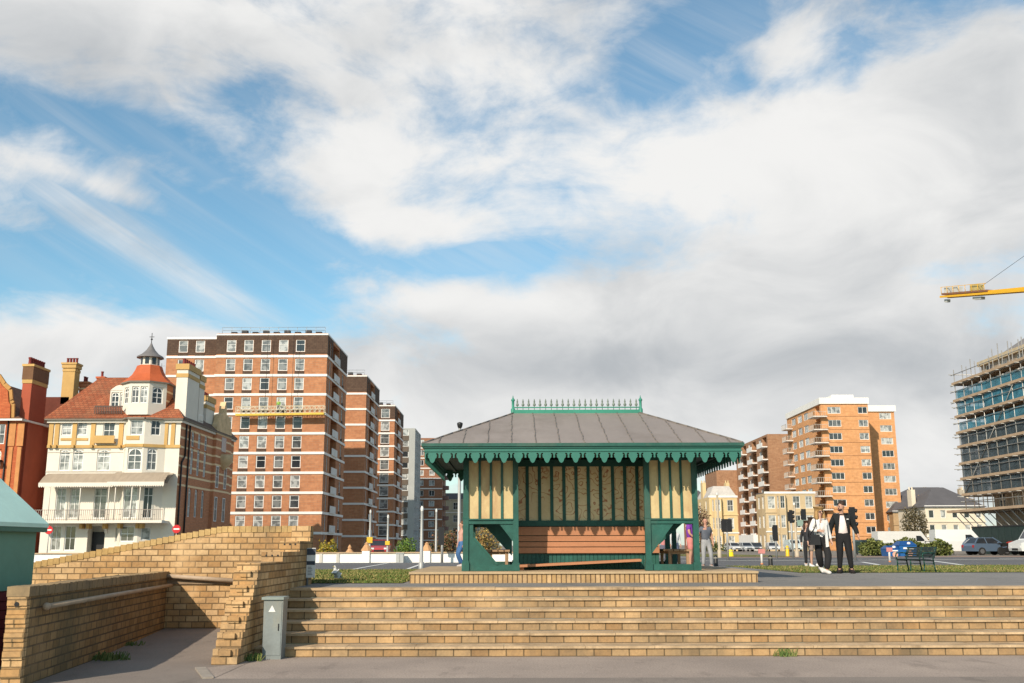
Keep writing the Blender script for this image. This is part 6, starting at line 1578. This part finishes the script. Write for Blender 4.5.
    for s in 'LR':
        a=J['a'+s];tt=J['t'+s];skin('shoe',[a+(a-tt).normalized()*.03*S-Vector((0,0,.035*S)),a-Vector((0,0,.04*S)),tt+(tt-a).normalized()*.035*S+Vector((0,0,.005*S))],[(0,1),(1,2)],[(.056*S,.052*S),(.068*S,.062*S),(.062*S,.046*S)],sm,t,1,1)
    return t,J,S
def at(px,pyb): return G(px,pyb)
blk=(.012,.012,.014)
def couple():
    g=at(845.5,573.6)
    t,J,S=person('man in an open black puffer jacket over a pale pink top, black trousers, looking left',g,R(-14),1.80,(.42,.24,.17),(.72,.62,.60),blk,(.015,.012,.012),(.04,.022,.014),'short',
      dict(eL=(.30,.04,1.16),wL=(.36,-.06,.95),eR=(-.29,.04,1.15),wR=(-.33,-.05,.93),kL=(.12,-.05,.50),aL=(.16,.02,.09),tL=(.19,-.12,.035),kR=(-.10,-.03,.50),aR=(-.13,.03,.09),tR=(-.16,-.11,.035)),
      jacket=(.012,.014,.015),girth=1.16,beard=True,head_turn=R(-48))
    # arm quilting rings are part of the jacket; small white chest mark
    b=MB();b.box(.10*S,.15*S,-.197*S,-.188*S,1.34*S,1.36*S);b.build('chest_mark',white,t)
    g=at(823,574.2)
    t,J,S=person('blonde woman in sunglasses with white draped cardigan, black bag and black trousers',g,R(14),1.64,(.50,.30,.22),(.74,.72,.70),(.018,.018,.02),(.62,.60,.58),(.36,.215,.085),'long',
      dict(eR=(-.28,.02,1.18),wR=(-.16,-.17,1.16),eL=(.26,.05,1.14),wL=(.30,-.02,.90),kL=(.13,-.13,.52),aL=(.06,-.10,.10),tL=(.06,-.26,.045),kR=(-.06,.05,.50),aR=(.10,.22,.17),tR=(.10,.12,.06)),
      jacket=(.70,.68,.66),girth=1.0,shades=True,wide=1.5)
    bk=mat('bag_black',(.012,.012,.014),.5);b=MB();b.hexa([(-.40*S,-.12*S,.78*S),(-.14*S,-.22*S,.78*S),(-.10*S,-.06*S,.78*S),(-.36*S,.04*S,.78*S)],[(-.36*S,-.12*S,1.06*S),(-.14*S,-.20*S,1.06*S),(-.12*S,-.08*S,1.06*S),(-.34*S,.0,1.06*S)])
    o=b.build('shoulder_bag',bk);o.location=t.location;o.rotation_euler=t.rotation_euler;tag(o,'black shoulder bag hanging at the blonde woman right side','bag')
    b=MB();b.path([(-.36*S,-.08*S,1.06*S),(-.22*S,-.17*S,1.3*S),(-.15*S,-.02*S,1.50*S),(-.13*S,-.10*S,1.06*S)],.012,6);b.build('strap',bk,o)
    q=MB();q.hexa([(.03*S,-.20*S,.72*S),(.12*S,-.20*S,.74*S),(.12*S,-.185*S,.74*S),(.03*S,-.185*S,.72*S)],[(.02*S,-.20*S,1.36*S),(.09*S,-.19*S,1.38*S),(.09*S,-.17*S,1.38*S),(.02*S,-.18*S,1.36*S)]);q.build('scarf_end',mat('scarf_white',(.72,.70,.68),.8),t)
couple()
person('person in black with a black and white patterned bag, mostly hidden behind the blonde woman',at(814.5,567.4),R(20),1.62,(.45,.27,.2),(.03,.03,.035),(.25,.2,.18),(.6,.6,.6),(.05,.03,.02),'long',dict(kL=(.1,-.12,.5),aL=(.1,-.1,.09),tL=(.1,-.24,.035)),trouser='short')
person('woman in dark clothes standing behind the walking couple',at(809.0,566.5),R(-10),1.55,(.45,.27,.2),(.02,.02,.024),(.02,.02,.024),(.5,.48,.46),(.06,.03,.02),'long')
person('balding man in a grey shirt and pale grey trousers walking by the shelter right post',G(707,568.3),R(10),1.6,(.46,.24,.17),(.10,.11,.135),(.30,.30,.31),(.25,.24,.23),(.12,.09,.07),'bald',
   dict(eR=(-.30,.04,1.15),wR=(-.30,-.02,.92),kR=(-.12,-.05,.5),aR=(-.13,.0,.09),tR=(-.14,-.14,.035),kL=(.12,-.14,.51),aL=(.16,-.06,.09),tL=(.18,-.2,.04)),girth=1.12,sleeve='short')
person('man in a purple shirt and pink shorts seen through the right opening of the shelter',G(692,568.0),R(60),1.72,(.46,.24,.17),(.17,.035,.30),(.55,.20,.18),(.5,.45,.4),(.2,.15,.12),'short',dict(eR=(-.26,-.05,1.15),wR=(-.2,-.2,1.0)),girth=1.2,sleeve='short',trouser='short')
person('person in a pink top and blue jeans leaning half hidden behind the shelter left post',G(461.5,567),R(-60),1.58,(.45,.25,.18),(.50,.28,.22),(.05,.12,.26),(.5,.45,.42),(.12,.06,.03),'short',dict(kL=(.1,-.2,.52),kR=(-.1,-.15,.5)))
person('small figure in a pink top beyond the shelter right opening',G(664,565),R(0),1.35,(.45,.25,.18),(.5,.2,.2),(.1,.1,.14),(.2,.2,.2),(.1,.05,.03),'short')
person('figure in pale clothes and a cap beyond the shelter right opening, beside the pink one',G(676,564.5),R(10),1.5,(.45,.25,.18),(.55,.55,.56),(.08,.1,.16),(.3,.3,.3),(.3,.3,.3),'short')
w3=W(278,409.5,137.6)
person('worker in green hi vis jacket standing in the suspended cradle',w3+Vector((0,.2,-.35)),0,1.8,(.4,.25,.18),(.25,.42,.08),(.04,.06,.08),blk,(.30,.42,.10),'short')
gull()
